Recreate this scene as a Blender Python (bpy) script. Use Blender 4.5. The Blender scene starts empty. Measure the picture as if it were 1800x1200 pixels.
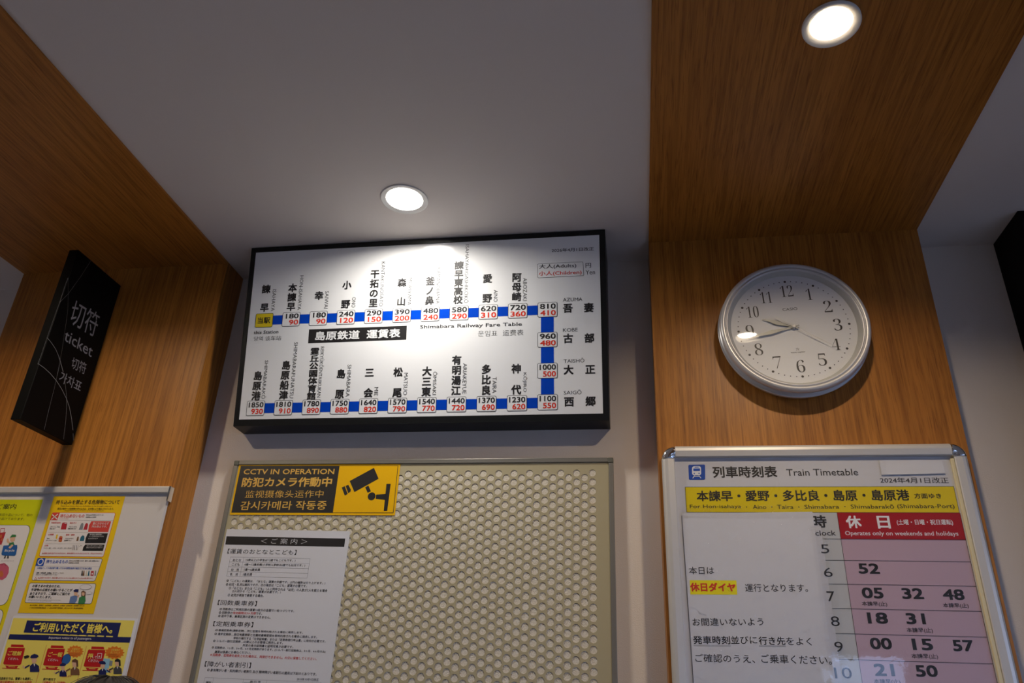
import bpy, bmesh, math, random
from mathutils import Matrix, Vector
random.seed(7)
C = bpy.context.scene.collection
SC = bpy.context.scene
PI = math.pi
R = math.radians

# ------------------------------------------------------------------ camera, world, exposure
# metres; floor z = 0, X right along the photographed wall, Y into the wall; the camera stands at (0, 0, 1.5)
cam_data = bpy.data.cameras.new('camera')
cam = bpy.data.objects.new('camera', cam_data)
C.objects.link(cam)
cam_data.sensor_fit = 'HORIZONTAL'
cam_data.sensor_width = 36.0
cam_data.lens = 36.0 * 1353.76 / 1800.0
cam_data.clip_start = 0.02
ROT = Matrix(((0.98796932, 0.14939485, 0.03997248),
              (0.0310926, -0.44507577, 0.89495296),
              (0.15149214, -0.88294323, -0.44436628)))
cam.matrix_world = Matrix.Translation((0, 0, 1.5)) @ ROT.transposed().to_4x4()
SC.camera = cam

world = bpy.data.worlds.new('daylight')
SC.world = world
world.use_nodes = True
bg = world.node_tree.nodes['Background']
bg.inputs['Color'].default_value = (0.44, 0.60, 1.0, 1)      # overcast blue-grey daylight outside the windows
bg.inputs['Strength'].default_value = 4.3

SC.view_settings.view_transform = 'Standard'
SC.view_settings.look = 'None'
SC.view_settings.gamma = 1
SC.view_settings.exposure = 0.0
SC.view_settings.use_curve_mapping = False

# lamp strengths (W); the lamps themselves are placed by the downlight builder below
LAMP_CENTRE, LAMP_RIGHT, LAMP_LEFT = 4.5, 6.0, 6.4

# ------------------------------------------------------------------ main planes of the place
CEIL = 2.5667            # white ceiling
BAND = 2.5610            # underside of the wood bands on the ceiling
WALL = 1.6854            # white wall
WOOD = 1.5979            # front of the wood pilasters

# ------------------------------------------------------------------ materials
MATS = {}
def nodes(name):
    m = bpy.data.materials.new(name); m.use_nodes = True
    nt = m.node_tree
    return m, nt, nt.nodes['Principled BSDF']
def mat(name, col, rough=0.5, metal=0.0, spec=0.5, var=0.0, vscale=40.0, bump=0.0, bscale=300.0):
    m, nt, b = nodes(name)
    b.inputs['Base Color'].default_value = (*col, 1)
    b.inputs['Roughness'].default_value = rough
    b.inputs['Metallic'].default_value = metal
    b.inputs['Specular IOR Level'].default_value = spec
    tc = nt.nodes.new('ShaderNodeTexCoord')
    if var:
        n = nt.nodes.new('ShaderNodeTexNoise'); n.inputs['Scale'].default_value = vscale; n.inputs['Detail'].default_value = 4
        nt.links.new(tc.outputs['Object'], n.inputs['Vector'])
        mx = nt.nodes.new('ShaderNodeMix'); mx.data_type = 'RGBA'
        mx.inputs['A'].default_value = (*[c * (1 - var) for c in col], 1)
        mx.inputs['B'].default_value = (*[min(1, c * (1 + var)) for c in col], 1)
        nt.links.new(n.outputs['Fac'], mx.inputs['Factor'])
        nt.links.new(mx.outputs['Result'], b.inputs['Base Color'])
    if bump:
        n = nt.nodes.new('ShaderNodeTexNoise'); n.inputs['Scale'].default_value = bscale; n.inputs['Detail'].default_value = 3
        nt.links.new(tc.outputs['Object'], n.inputs['Vector'])
        bp = nt.nodes.new('ShaderNodeBump'); bp.inputs['Strength'].default_value = bump; bp.inputs['Distance'].default_value = 0.002
        nt.links.new(n.outputs['Fac'], bp.inputs['Height'])
        nt.links.new(bp.outputs['Normal'], b.inputs['Normal'])
    MATS[name] = m
    return m

def wood(name, axis):
    """oak veneer, grain running along the given axis"""
    m, nt, b = nodes(name)
    N, L = nt.nodes, nt.links
    tc = N.new('ShaderNodeTexCoord')
    def noise(scale_across, scale_along, detail, dist=0.0):
        mp = N.new('ShaderNodeMapping')
        s = [scale_across] * 3; s['XYZ'.index(axis)] = scale_along
        mp.inputs['Scale'].default_value = s
        n = N.new('ShaderNodeTexNoise'); n.inputs['Scale'].default_value = 1.0
        n.inputs['Detail'].default_value = detail; n.inputs['Distortion'].default_value = dist
        L.new(tc.outputs['Object'], mp.inputs['Vector']); L.new(mp.outputs['Vector'], n.inputs['Vector'])
        return n
    broad = noise(7, 0.5, 3, 0.8)
    fine = noise(150, 4.0, 5, 0.5)
    pores = noise(430, 16.0, 2)
    r1 = N.new('ShaderNodeValToRGB')
    r1.color_ramp.elements[0].position = 0.30; r1.color_ramp.elements[0].color = (0.375, 0.140, 0.021, 1)
    r1.color_ramp.elements[1].position = 0.72; r1.color_ramp.elements[1].color = (0.47, 0.190, 0.031, 1)
    L.new(broad.outputs['Fac'], r1.inputs['Fac'])
    r2 = N.new('ShaderNodeValToRGB')
    r2.color_ramp.elements[0].position = 0.33; r2.color_ramp.elements[0].color = (0.70, 0.65, 0.58, 1)
    r2.color_ramp.elements[1].position = 0.60; r2.color_ramp.elements[1].color = (1.08, 1.07, 1.06, 1)
    L.new(fine.outputs['Fac'], r2.inputs['Fac'])
    r3 = N.new('ShaderNodeValToRGB')
    r3.color_ramp.elements[0].position = 0.34; r3.color_ramp.elements[0].color = (0.70, 0.65, 0.58, 1)
    r3.color_ramp.elements[1].position = 0.44; r3.color_ramp.elements[1].color = (1, 1, 1, 1)
    L.new(pores.outputs['Fac'], r3.inputs['Fac'])
    def mul(a, c):
        x = N.new('ShaderNodeMix'); x.data_type = 'RGBA'; x.blend_type = 'MULTIPLY'; x.inputs['Factor'].default_value = 1
        L.new(a, x.inputs['A']); L.new(c, x.inputs['B']); return x.outputs['Result']
    L.new(mul(mul(r1.outputs['Color'], r2.outputs['Color']), r3.outputs['Color']), b.inputs['Base Color'])
    b.inputs['Roughness'].default_value = 0.42
    b.inputs['Specular IOR Level'].default_value = 0.35
    bp = N.new('ShaderNodeBump'); bp.inputs['Strength'].default_value = 0.12; bp.inputs['Distance'].default_value = 0.001
    L.new(fine.outputs['Fac'], bp.inputs['Height']); L.new(bp.outputs['Normal'], b.inputs['Normal'])
    MATS[name] = m
    return m

def clear(name, bump=0.0, bscale=60.0, tint=(1, 1, 1), rough=0.02, f0=1.45, cut=0.0):
    """thin clear sheet: mostly transparent, mirror-like by Fresnel"""
    m = bpy.data.materials.new(name); m.use_nodes = True
    nt = m.node_tree; N, L = nt.nodes, nt.links
    N.clear()
    out = N.new('ShaderNodeOutputMaterial'); mix = N.new('ShaderNodeMixShader')
    tr = N.new('ShaderNodeBsdfTransparent'); tr.inputs['Color'].default_value = (*tint, 1)
    gl = N.new('ShaderNodeBsdfGlossy'); gl.inputs['Roughness'].default_value = rough
    fr = N.new('ShaderNodeLayerWeight')                      # same from both sides: f0 + (1 - f0) * facing^5
    r0 = ((f0 - 1) / (f0 + 1)) ** 2
    pw = N.new('ShaderNodeMath'); pw.operation = 'POWER'; pw.inputs[1].default_value = 5
    ma = N.new('ShaderNodeMath'); ma.operation = 'MULTIPLY_ADD'; ma.inputs[1].default_value = 1 - r0; ma.inputs[2].default_value = r0
    L.new(fr.outputs['Facing'], pw.inputs[0]); L.new(pw.outputs[0], ma.inputs[0])
    L.new(ma.outputs[0], mix.inputs['Fac']); L.new(tr.outputs['BSDF'], mix.inputs[1]); L.new(gl.outputs['BSDF'], mix.inputs[2])
    L.new(mix.outputs['Shader'], out.inputs['Surface'])
    if bump:
        tc = N.new('ShaderNodeTexCoord')
        n = N.new('ShaderNodeTexNoise'); n.inputs['Scale'].default_value = bscale; n.inputs['Detail'].default_value = 5; n.inputs['Distortion'].default_value = 0.8
        bp = N.new('ShaderNodeBump'); bp.inputs['Strength'].default_value = bump; bp.inputs['Distance'].default_value = 0.004
        L.new(tc.outputs['Object'], n.inputs['Vector'])
        src = n.outputs['Fac']
        if cut:
            rp = N.new('ShaderNodeMapRange'); rp.inputs['From Min'].default_value = cut; rp.inputs['From Max'].default_value = 1.0
            L.new(src, rp.inputs['Value']); src = rp.outputs['Result']
        L.new(src, bp.inputs['Height'])
        L.new(bp.outputs['Normal'], gl.inputs['Normal']); L.new(bp.outputs['Normal'], fr.inputs['Normal'])
    MATS[name] = m
    return m

mat('wall_white', (0.72, 0.645, 0.58), 0.75, spec=0.2, bump=0.25, bscale=420)
mat('ceiling_white', (0.74, 0.685, 0.65), 0.8, spec=0.15, bump=0.08, bscale=500)
mat('floor_tile', (0.20, 0.185, 0.17), 0.35, var=0.12, vscale=6)
wood('oak_upright', 'Z'); wood('oak_ceiling', 'Y')
mat('white', (0.86, 0.86, 0.86), 0.16, spec=0.5)
mat('paper', (0.64, 0.635, 0.66), 0.6, spec=0.3)
mat('laminate', (0.72, 0.71, 0.74), 0.35)
mat('black', (0.012, 0.011, 0.012), 0.45)
mat('frame_black', (0.008, 0.0085, 0.009), 0.4, spec=0.25)
mat('sign_black', (0.003, 0.003, 0.003), 0.5, spec=0.08)
mat('pillar_black', (0.003, 0.003, 0.0035), 0.6, spec=0.1)
mat('asphalt', (0.10, 0.10, 0.105), 0.9, var=0.2, vscale=30)
mat('blue', (0.0, 0.055, 0.52), 0.2)
mat('yellow', (0.80, 0.62, 0.02), 0.2)
mat('fare_red', (0.74, 0.045, 0.022), 0.2)
mat('amber', (0.84, 0.46, 0.008), 0.22)
mat('amber_text', (0.72, 0.42, 0.08), 0.3)
mat('print_red', (0.62, 0.05, 0.035), 0.5); mat('print_red2', (0.66, 0.03, 0.012), 0.5); mat('print_red3', (0.50, 0.006, 0.006), 0.4)
mat('header_red', (0.42, 0.008, 0.010), 0.3); mat('icon_blue', (0.01, 0.075, 0.42), 0.35); mat('print_navy', (0.008, 0.012, 0.09), 0.4)
mat('pink', (0.53, 0.37, 0.43), 0.4); mat('hour_grey', (0.55, 0.55, 0.54), 0.4)
mat('poster_yellow', (0.78, 0.60, 0.0), 0.35); mat('hi_yellow', (0.88, 0.76, 0.0), 0.5)
mat('poster_gold', (0.82, 0.53, 0.0), 0.4); mat('poster_pale', (0.83, 0.68, 0.12), 0.4); mat('poster_yellow2', (0.86, 0.70, 0.10), 0.4)
mat('poster_white', (0.74, 0.70, 0.68), 0.45); mat('print_brown', (0.14, 0.06, 0.02), 0.5)
mat('line_dark', (0.10, 0.08, 0.07), 0.5); mat('line_grey', (0.40, 0.40, 0.39), 0.5, spec=0.1); mat('sign_grey', (0.30, 0.30, 0.32), 0.5, spec=0.1)
mat('can_red', (0.45, 0.03, 0.04), 0.4); mat('can_grey', (0.22, 0.24, 0.25), 0.4); mat('can_orange', (0.55, 0.15, 0.04), 0.4)
mat('can_brown', (0.18, 0.08, 0.03), 0.5); mat('can_teal', (0.02, 0.13, 0.20), 0.4); mat('can_cream', (0.62, 0.55, 0.40), 0.5); mat('can_green', (0.04, 0.20, 0.06), 0.5)
mat('skin_ill', (0.70, 0.42, 0.27), 0.5); mat('uniform', (0.12, 0.20, 0.42), 0.5); mat('hair_ill', (0.12, 0.05, 0.02), 0.5); mat('dark_suit', (0.05, 0.05, 0.055), 0.5)
mat('bag_blue', (0.02, 0.11, 0.34), 0.4); mat('pet_pink', (0.55, 0.10, 0.16), 0.4); mat('burst_orange', (0.72, 0.18, 0.01), 0.4); mat('sky_ill', (0.25, 0.48, 0.62), 0.5)
# lime poster: printed gradient from lime at the top to golden yellow at the foot (the print itself)
m, nt, b = nodes('poster_lime')
tc = nt.nodes.new('ShaderNodeTexCoord'); sp = nt.nodes.new('ShaderNodeSeparateXYZ'); rp = nt.nodes.new('ShaderNodeValToRGB')
nt.links.new(tc.outputs['Generated'], sp.inputs['Vector']); nt.links.new(sp.outputs['Z'], rp.inputs['Fac'])
rp.color_ramp.elements[0].position = 0.25; rp.color_ramp.elements[0].color = (0.80, 0.62, 0.0, 1)
rp.color_ramp.elements[1].position = 1.0; rp.color_ramp.elements[1].color = (0.58, 0.62, 0.0, 1)
nt.links.new(rp.outputs['Color'], b.inputs['Base Color']); b.inputs['Roughness'].default_value = 0.4
MATS['poster_lime'] = m
mat('peg_beige', (0.42, 0.36, 0.22), 0.45, spec=0.4)
mat('cork_pale', (0.72, 0.65, 0.53), 0.9, spec=0.1, var=0.12, vscale=500, bump=0.9, bscale=650)
mat('frame_olive', (0.23, 0.215, 0.185), 0.40, metal=0.4)
mat('cap_olive', (0.11, 0.11, 0.085), 0.5)
mat('aluminium', (0.60, 0.575, 0.545), 0.42, metal=0.25)
mat('chrome', (0.80, 0.80, 0.78), 0.08, metal=1.0)
mat('gasket', (0.70, 0.60, 0.36), 0.4)
mat('silver_paint', (0.60, 0.585, 0.585), 0.30, metal=0.25)
mat('dial_white', (0.80, 0.80, 0.80), 0.5)
mat('dial_ring', (0.50, 0.50, 0.48), 0.5)
mat('numeral', (0.035, 0.03, 0.03), 0.5)
mat('hand_grey', (0.22, 0.22, 0.21), 0.42, metal=0.4)
mat('board_enamel', (0.66, 0.62, 0.59), 0.25, spec=0.5)
mat('trim_white', (0.80, 0.79, 0.76), 0.45)
mat('window_metal', (0.30, 0.31, 0.32), 0.4, metal=0.8)
mat('human_skin', (0.62, 0.38, 0.28), 0.5); mat('human_hair', (0.006, 0.005, 0.0045), 0.5); mat('jacket_navy', (0.02, 0.025, 0.04), 0.8); mat('trousers_grey', (0.05, 0.05, 0.055), 0.8); mat('shoe_black', (0.02, 0.02, 0.02), 0.4); mat('eye_dark', (0.02, 0.012, 0.01), 0.2); mat('lip_rose', (0.45, 0.18, 0.15), 0.45)
clear('glass')
clear('cover_film', bump=0.06, bscale=14, f0=1.62)
clear('laminate_film', bump=1.0, bscale=48, f0=1.42, rough=0.025, cut=0.50)
clear('tape_film', bump=1.0, bscale=55, f0=1.5, rough=0.04, cut=0.45)
def lens(name, col, s):
    m = bpy.data.materials.new(name); m.use_nodes = True
    nt = m.node_tree; nt.nodes.clear()
    o = nt.nodes.new('ShaderNodeOutputMaterial'); e = nt.nodes.new('ShaderNodeEmission')
    e.inputs['Color'].default_value = (*col, 1); e.inputs['Strength'].default_value = s
    nt.links.new(e.outputs['Emission'], o.inputs['Surface']); MATS[name] = m
lens('lamp_lens_neutral', (1.0, 0.97, 0.90), 3.0)
lens('lamp_lens_warm', (1.0, 0.93, 0.80), 3.0)

# ------------------------------------------------------------------ object helpers
def thing(name, label, cat, loc=(0, 0, 0), group=None):
    o = bpy.data.objects.new(name, None); C.objects.link(o)
    o.location = loc; o.empty_display_size = 0.05
    o['label'] = label; o['category'] = cat
    if group: o['group'] = group
    return o
def tag(o, label, cat, group=None):
    o['label'] = label; o['category'] = cat
    if group: o['group'] = group
    return o
class MB:
    """collects world-space geometry for ONE mesh object"""
    def __init__(s): s.v = []; s.f = []; s.m = []; s.mats = []
    def mi(s, m):
        if m not in s.mats: s.mats.append(m)
        return s.mats.index(m)
    def add(s, vs, fs, m):
        k = len(s.v); i = s.mi(m)
        s.v += [tuple(p) for p in vs]; s.f += [[a + k for a in f] for f in fs]; s.m += [i] * len(fs)
    def box(s, a, b, m):
        x0, y0, z0 = a; x1, y1, z1 = b
        s.add([(x, y, z) for x in (x0, x1) for y in (y0, y1) for z in (z0, z1)],
              [(0, 1, 3, 2), (4, 6, 7, 5), (0, 4, 5, 1), (2, 3, 7, 6), (0, 2, 6, 4), (1, 5, 7, 3)], m)
    def loft(s, rings, m, closed=True, caps=True):
        n = len(rings[0]); k = []
        vs = [p for r in rings for p in r]; fs = []
        for a in range(len(rings) - 1):
            for j in range(n if closed else n - 1):
                j2 = (j + 1) % n
                fs.append((a * n + j, a * n + j2, (a + 1) * n + j2, (a + 1) * n + j))
        if caps: fs += [tuple(range(n))[::-1], tuple(range((len(rings) - 1) * n, len(rings) * n))]
        s.add(vs, fs, m)
    def build(s, name, parent=None, smooth=False, kind=None):
        me = bpy.data.meshes.new(name)
        inv = parent.matrix_world.inverted() if False else None
        off = world_loc(parent) if parent else Vector((0, 0, 0))
        me.from_pydata([tuple(Vector(p) - off) for p in s.v], [], s.f)
        for m in s.mats: me.materials.append(MATS[m])
        for p, i in zip(me.polygons, s.m): p.material_index = i; p.use_smooth = smooth
        bm = bmesh.new(); bm.from_mesh(me)
        bmesh.ops.recalc_face_normals(bm, faces=bm.faces) if not getattr(s, 'flat', False) else None
        bm.to_mesh(me); bm.free(); me.update()
        o = bpy.data.objects.new(name, me); C.objects.link(o)
        if parent: o.parent = parent
        if kind: o['kind'] = kind
        return o
def world_loc(o):
    p = Vector(o.location)
    while o.parent: o = o.parent; p += Vector(o.location)
    return p
def struct(name, mb, smooth=False): return mb.build(name, None, smooth, 'structure')
def bevel(o, w, seg=2):
    md = o.modifiers.new('bevel', 'BEVEL'); md.width = w; md.segments = seg; md.limit_method = 'ANGLE'; md.angle_limit = R(40)
    return o
def ring_cell(x0, x1, y0, y1, cx, cy, r, n=16):
    """rectangle with a round hole: 2D verts and faces; the first n verts are the rim"""
    rim = [(cx + r * math.cos(2 * PI * k / n), cy + r * math.sin(2 * PI * k / n)) for k in range(n)]
    out = []
    for k in range(n):
        dx, dy = math.cos(2 * PI * k / n), math.sin(2 * PI * k / n)
        t = min([((x1 if dx > 0 else x0) - cx) / dx if abs(dx) > 1e-9 else 1e9, ((y1 if dy > 0 else y0) - cy) / dy if abs(dy) > 1e-9 else 1e9])
        out.append([cx + dx * t, cy + dy * t])
    corners = []
    vs = rim + [tuple(p) for p in out]; fs = []
    ang = lambda p: math.atan2(p[1] - cy, p[0] - cx) % (2 * PI)
    cor = sorted([(x0, y0), (x1, y0), (x1, y1), (x0, y1)], key=ang)
    for k in range(n):
        k2 = (k + 1) % n
        a0 = 2 * PI * k / n; a1 = 2 * PI * (k + 1) / n
        mid = [c for c in cor if a0 + 1e-6 < ang(c) < a1 - 1e-6]
        idx = []
        for c in mid: vs.append(c); idx.append(len(vs) - 1)
        fs.append(tuple([k, n + k] + idx + [n + k2, k2]))
    return vs, fs

# ------------------------------------------------------------------ printed matter (plane coordinates in mm)
PRINT = {}
PRINT['fare'] = [
('P','route_line','blue',1,[52.9,252.5,746,252.5,746,276,52.9,276]),
('P','route_line','blue',1,[746,32,776,32,776,276,746,276]),
('P','route_line','blue',1,[52.9,31,746,31,746,55,52.9,55]),
('P','fare_box#0','black',2,[76.1,279.2,75.6,280.9,74.3,282.2,72.6,282.7,33.2,282.7,31.5,282.2,30.2,280.9,29.7,279.2,29.7,249.8,30.2,248.1,31.5,246.8,33.2,246.3,72.6,246.3,74.3,246.8,75.6,248.1,76.1,249.8]),
('P','fare_box#0','yellow',3,[75,279.1,74.6,280.3,73.7,281.2,72.5,281.6,33.3,281.6,32.1,281.2,31.2,280.3,30.8,279.1,30.8,249.9,31.2,248.7,32.1,247.8,33.3,247.4,72.5,247.4,73.7,247.8,74.6,248.7,75,249.9]),
('T','fare_box#0/fare_lettering','black',4,'当駅',0.018,36.4,256.2,33,0,0,16.6),
('P','fare_box#1','black',2,[146.9,279.2,146.5,280.9,145.2,282.2,143.4,282.7,104,282.7,102.3,282.2,101,280.9,100.5,279.2,100.5,249.8,101,248.1,102.3,246.8,104,246.3,143.4,246.3,145.2,246.8,146.5,248.1,146.9,249.8]),
('P','fare_box#1','white',3,[145.8,279.1,145.5,280.3,144.6,281.2,143.3,281.6,104.2,281.6,103,281.2,102,280.3,101.7,279.1,101.7,249.9,102,248.7,103,247.8,104.2,247.4,143.3,247.4,144.6,247.8,145.5,248.7,145.8,249.9]),
('T','fare_box#1/fare_lettering','black',4,'180',0.02,109.8,266.4,33.5,0,0,12.8),
('T','fare_box#1/fare_lettering','fare_red',4,'90',0.02,119.3,250.3,24,0,0,12.8),
('P','fare_box#2','black',2,[217.8,279.2,217.3,280.9,216,282.2,214.3,282.7,174.9,282.7,173.2,282.2,171.9,280.9,171.4,279.2,171.4,249.8,171.9,248.1,173.2,246.8,174.9,246.3,214.3,246.3,216,246.8,217.3,248.1,217.8,249.8]),
('P','fare_box#2','white',3,[216.7,279.1,216.3,280.3,215.4,281.2,214.2,281.6,175,281.6,173.8,281.2,172.9,280.3,172.5,279.1,172.5,249.9,172.9,248.7,173.8,247.8,175,247.4,214.2,247.4,215.4,247.8,216.3,248.7,216.7,249.9]),
('T','fare_box#2/fare_lettering','black',4,'180',0.02,180.7,266.4,33.5,0,0,12.8),
('T','fare_box#2/fare_lettering','fare_red',4,'90',0.02,190.2,250.3,24,0,0,12.8),
('P','fare_box#3','black',2,[288.6,279.2,288.2,280.9,286.9,282.2,285.1,282.7,245.8,282.7,244,282.2,242.7,280.9,242.2,279.2,242.2,249.8,242.7,248.1,244,246.8,245.8,246.3,285.1,246.3,286.9,246.8,288.2,248.1,288.6,249.8]),
('P','fare_box#3','white',3,[287.5,279.1,287.2,280.3,286.2,281.2,285,281.6,245.9,281.6,244.6,281.2,243.7,280.3,243.4,279.1,243.4,249.9,243.7,248.7,244.6,247.8,245.9,247.4,285,247.4,286.2,247.8,287.2,248.7,287.5,249.9]),
('T','fare_box#3/fare_lettering','black',4,'240',0.02,247.9,266.4,37.2,0,0,12.8),
('T','fare_box#3/fare_lettering','fare_red',4,'120',0.02,251.6,250.3,33.5,0,0,12.8),
('P','fare_box#4','black',2,[359.5,279.2,359,280.9,357.7,282.2,356,282.7,316.6,282.7,314.8,282.2,313.6,280.9,313.1,279.2,313.1,249.8,313.6,248.1,314.8,246.8,316.6,246.3,356,246.3,357.7,246.8,359,248.1,359.5,249.8]),
('P','fare_box#4','white',3,[358.3,279.1,358,280.3,357.1,281.2,355.8,281.6,316.7,281.6,315.5,281.2,314.6,280.3,314.2,279.1,314.2,249.9,314.6,248.7,315.5,247.8,316.7,247.4,355.8,247.4,357.1,247.8,358,248.7,358.3,249.9]),
('T','fare_box#4/fare_lettering','black',4,'290',0.02,318.7,266.4,37.2,0,0,12.8),
('T','fare_box#4/fare_lettering','fare_red',4,'150',0.02,322.4,250.3,33.5,0,0,12.8),
('P','fare_box#5','black',2,[430.3,279.2,429.9,280.9,428.6,282.2,426.8,282.7,387.4,282.7,385.7,282.2,384.4,280.9,383.9,279.2,383.9,249.8,384.4,248.1,385.7,246.8,387.4,246.3,426.8,246.3,428.6,246.8,429.9,248.1,430.3,249.8]),
('P','fare_box#5','white',3,[429.2,279.1,428.9,280.3,427.9,281.2,426.7,281.6,387.6,281.6,386.3,281.2,385.4,280.3,385.1,279.1,385.1,249.9,385.4,248.7,386.3,247.8,387.6,247.4,426.7,247.4,427.9,247.8,428.9,248.7,429.2,249.9]),
('T','fare_box#5/fare_lettering','black',4,'390',0.02,389.6,266.4,37.2,0,0,12.8),
('T','fare_box#5/fare_lettering','fare_red',4,'200',0.02,390.2,250.3,36.5,0,0,12.8),
('P','fare_box#6','black',2,[501.2,279.2,500.7,280.9,499.4,282.2,497.7,282.7,458.3,282.7,456.5,282.2,455.3,280.9,454.8,279.2,454.8,249.8,455.3,248.1,456.5,246.8,458.3,246.3,497.7,246.3,499.4,246.8,500.7,248.1,501.2,249.8]),
('P','fare_box#6','white',3,[500,279.1,499.7,280.3,498.8,281.2,497.5,281.6,458.4,281.6,457.2,281.2,456.3,280.3,455.9,279.1,455.9,249.9,456.3,248.7,457.2,247.8,458.4,247.4,497.5,247.4,498.8,247.8,499.7,248.7,500,249.9]),
('T','fare_box#6/fare_lettering','black',4,'480',0.02,460.4,266.4,37.2,0,0,12.8),
('T','fare_box#6/fare_lettering','fare_red',4,'240',0.02,461.1,250.3,36.5,0,0,12.8),
('P','fare_box#7','black',2,[572,279.2,571.6,280.9,570.3,282.2,568.5,282.7,529.1,282.7,527.4,282.2,526.1,280.9,525.6,279.2,525.6,249.8,526.1,248.1,527.4,246.8,529.1,246.3,568.5,246.3,570.3,246.8,571.6,248.1,572,249.8]),
('P','fare_box#7','white',3,[570.9,279.1,570.6,280.3,569.6,281.2,568.4,281.6,529.3,281.6,528,281.2,527.1,280.3,526.8,279.1,526.8,249.9,527.1,248.7,528,247.8,529.3,247.4,568.4,247.4,569.6,247.8,570.6,248.7,570.9,249.9]),
('T','fare_box#7/fare_lettering','black',4,'580',0.02,531.2,266.4,37.2,0,0,12.8),
('T','fare_box#7/fare_lettering','fare_red',4,'290',0.02,531.9,250.3,36.5,0,0,12.8),
('P','fare_box#8','black',2,[642.9,279.2,642.4,280.9,641.1,282.2,639.4,282.7,600,282.7,598.2,282.2,597,280.9,596.5,279.2,596.5,249.8,597,248.1,598.2,246.8,600,246.3,639.4,246.3,641.1,246.8,642.4,248.1,642.9,249.8]),
('P','fare_box#8','white',3,[641.7,279.1,641.4,280.3,640.5,281.2,639.2,281.6,600.1,281.6,598.9,281.2,598,280.3,597.6,279.1,597.6,249.9,598,248.7,598.9,247.8,600.1,247.4,639.2,247.4,640.5,247.8,641.4,248.7,641.7,249.9]),
('T','fare_box#8/fare_lettering','black',4,'620',0.02,602.1,266.4,37.2,0,0,12.8),
('T','fare_box#8/fare_lettering','fare_red',4,'310',0.02,602.8,250.3,36.5,0,0,12.8),
('P','fare_box#9','black',2,[713.8,279.2,713.3,280.9,712,282.2,710.2,282.7,670.8,282.7,669.1,282.2,667.8,280.9,667.3,279.2,667.3,249.8,667.8,248.1,669.1,246.8,670.8,246.3,710.2,246.3,712,246.8,713.3,248.1,713.8,249.8]),
('P','fare_box#9','white',3,[712.6,279.1,712.3,280.3,711.3,281.2,710.1,281.6,671,281.6,669.8,281.2,668.8,280.3,668.5,279.1,668.5,249.9,668.8,248.7,669.8,247.8,671,247.4,710.1,247.4,711.3,247.8,712.3,248.7,712.6,249.9]),
('T','fare_box#9/fare_lettering','black',4,'720',0.02,672.9,266.4,37.2,0,0,12.8),
('T','fare_box#9/fare_lettering','fare_red',4,'360',0.02,673.6,250.3,36.5,0,0,12.8),
('P','fare_box#10','black',2,[784.6,279.2,784.1,280.9,782.9,282.2,781.1,282.7,741.7,282.7,739.9,282.2,738.7,280.9,738.2,279.2,738.2,249.8,738.7,248.1,739.9,246.8,741.7,246.3,781.1,246.3,782.9,246.8,784.1,248.1,784.6,249.8]),
('P','fare_box#10','white',3,[783.4,279.1,783.1,280.3,782.2,281.2,780.9,281.6,741.9,281.6,740.6,281.2,739.7,280.3,739.4,279.1,739.4,249.9,739.7,248.7,740.6,247.8,741.9,247.4,780.9,247.4,782.2,247.8,783.1,248.7,783.4,249.9]),
('T','fare_box#10/fare_lettering','black',4,'810',0.02,743.8,266.4,37.2,0,0,12.8),
('T','fare_box#10/fare_lettering','fare_red',4,'410',0.02,744.5,250.3,36.5,0,0,12.8),
('P','fare_box#11','black',2,[713.8,57.9,713.3,59.7,712,60.9,710.2,61.4,670.8,61.4,669.1,60.9,667.8,59.7,667.3,57.9,667.3,28.5,667.8,26.8,669.1,25.5,670.8,25,710.2,25,712,25.5,713.3,26.8,713.8,28.5]),
('P','fare_box#11','white',3,[712.6,57.8,712.3,59,711.3,59.9,710.1,60.2,671,60.2,669.8,59.9,668.8,59,668.5,57.8,668.5,28.7,668.8,27.4,669.8,26.5,671,26.2,710.1,26.2,711.3,26.5,712.3,27.4,712.6,28.7]),
('T','fare_box#11/fare_lettering','black',4,'1230',0.02,672.4,45.1,37.7,0,0,12.8),
('T','fare_box#11/fare_lettering','fare_red',4,'620',0.02,680.1,29,30,0,0,12.8),
('P','fare_box#12','black',2,[642.9,57.9,642.4,59.7,641.1,60.9,639.4,61.4,600,61.4,598.2,60.9,597,59.7,596.5,57.9,596.5,28.5,597,26.8,598.2,25.5,600,25,639.4,25,641.1,25.5,642.4,26.8,642.9,28.5]),
('P','fare_box#12','white',3,[641.7,57.8,641.4,59,640.5,59.9,639.2,60.2,600.1,60.2,598.9,59.9,598,59,597.6,57.8,597.6,28.7,598,27.4,598.9,26.5,600.1,26.2,639.2,26.2,640.5,26.5,641.4,27.4,641.7,28.7]),
('T','fare_box#12/fare_lettering','black',4,'1370',0.02,601.6,45.1,37.7,0,0,12.8),
('T','fare_box#12/fare_lettering','fare_red',4,'690',0.02,609.3,29,30,0,0,12.8),
('P','fare_box#13','black',2,[572,57.9,571.6,59.7,570.3,60.9,568.5,61.4,529.1,61.4,527.4,60.9,526.1,59.7,525.6,57.9,525.6,28.5,526.1,26.8,527.4,25.5,529.1,25,568.5,25,570.3,25.5,571.6,26.8,572,28.5]),
('P','fare_box#13','white',3,[570.9,57.8,570.6,59,569.6,59.9,568.4,60.2,529.3,60.2,528,59.9,527.1,59,526.8,57.8,526.8,28.7,527.1,27.4,528,26.5,529.3,26.2,568.4,26.2,569.6,26.5,570.6,27.4,570.9,28.7]),
('T','fare_box#13/fare_lettering','black',4,'1440',0.02,530.7,45.1,37.7,0,0,12.8),
('T','fare_box#13/fare_lettering','fare_red',4,'720',0.02,538.4,29,30,0,0,12.8),
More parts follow.
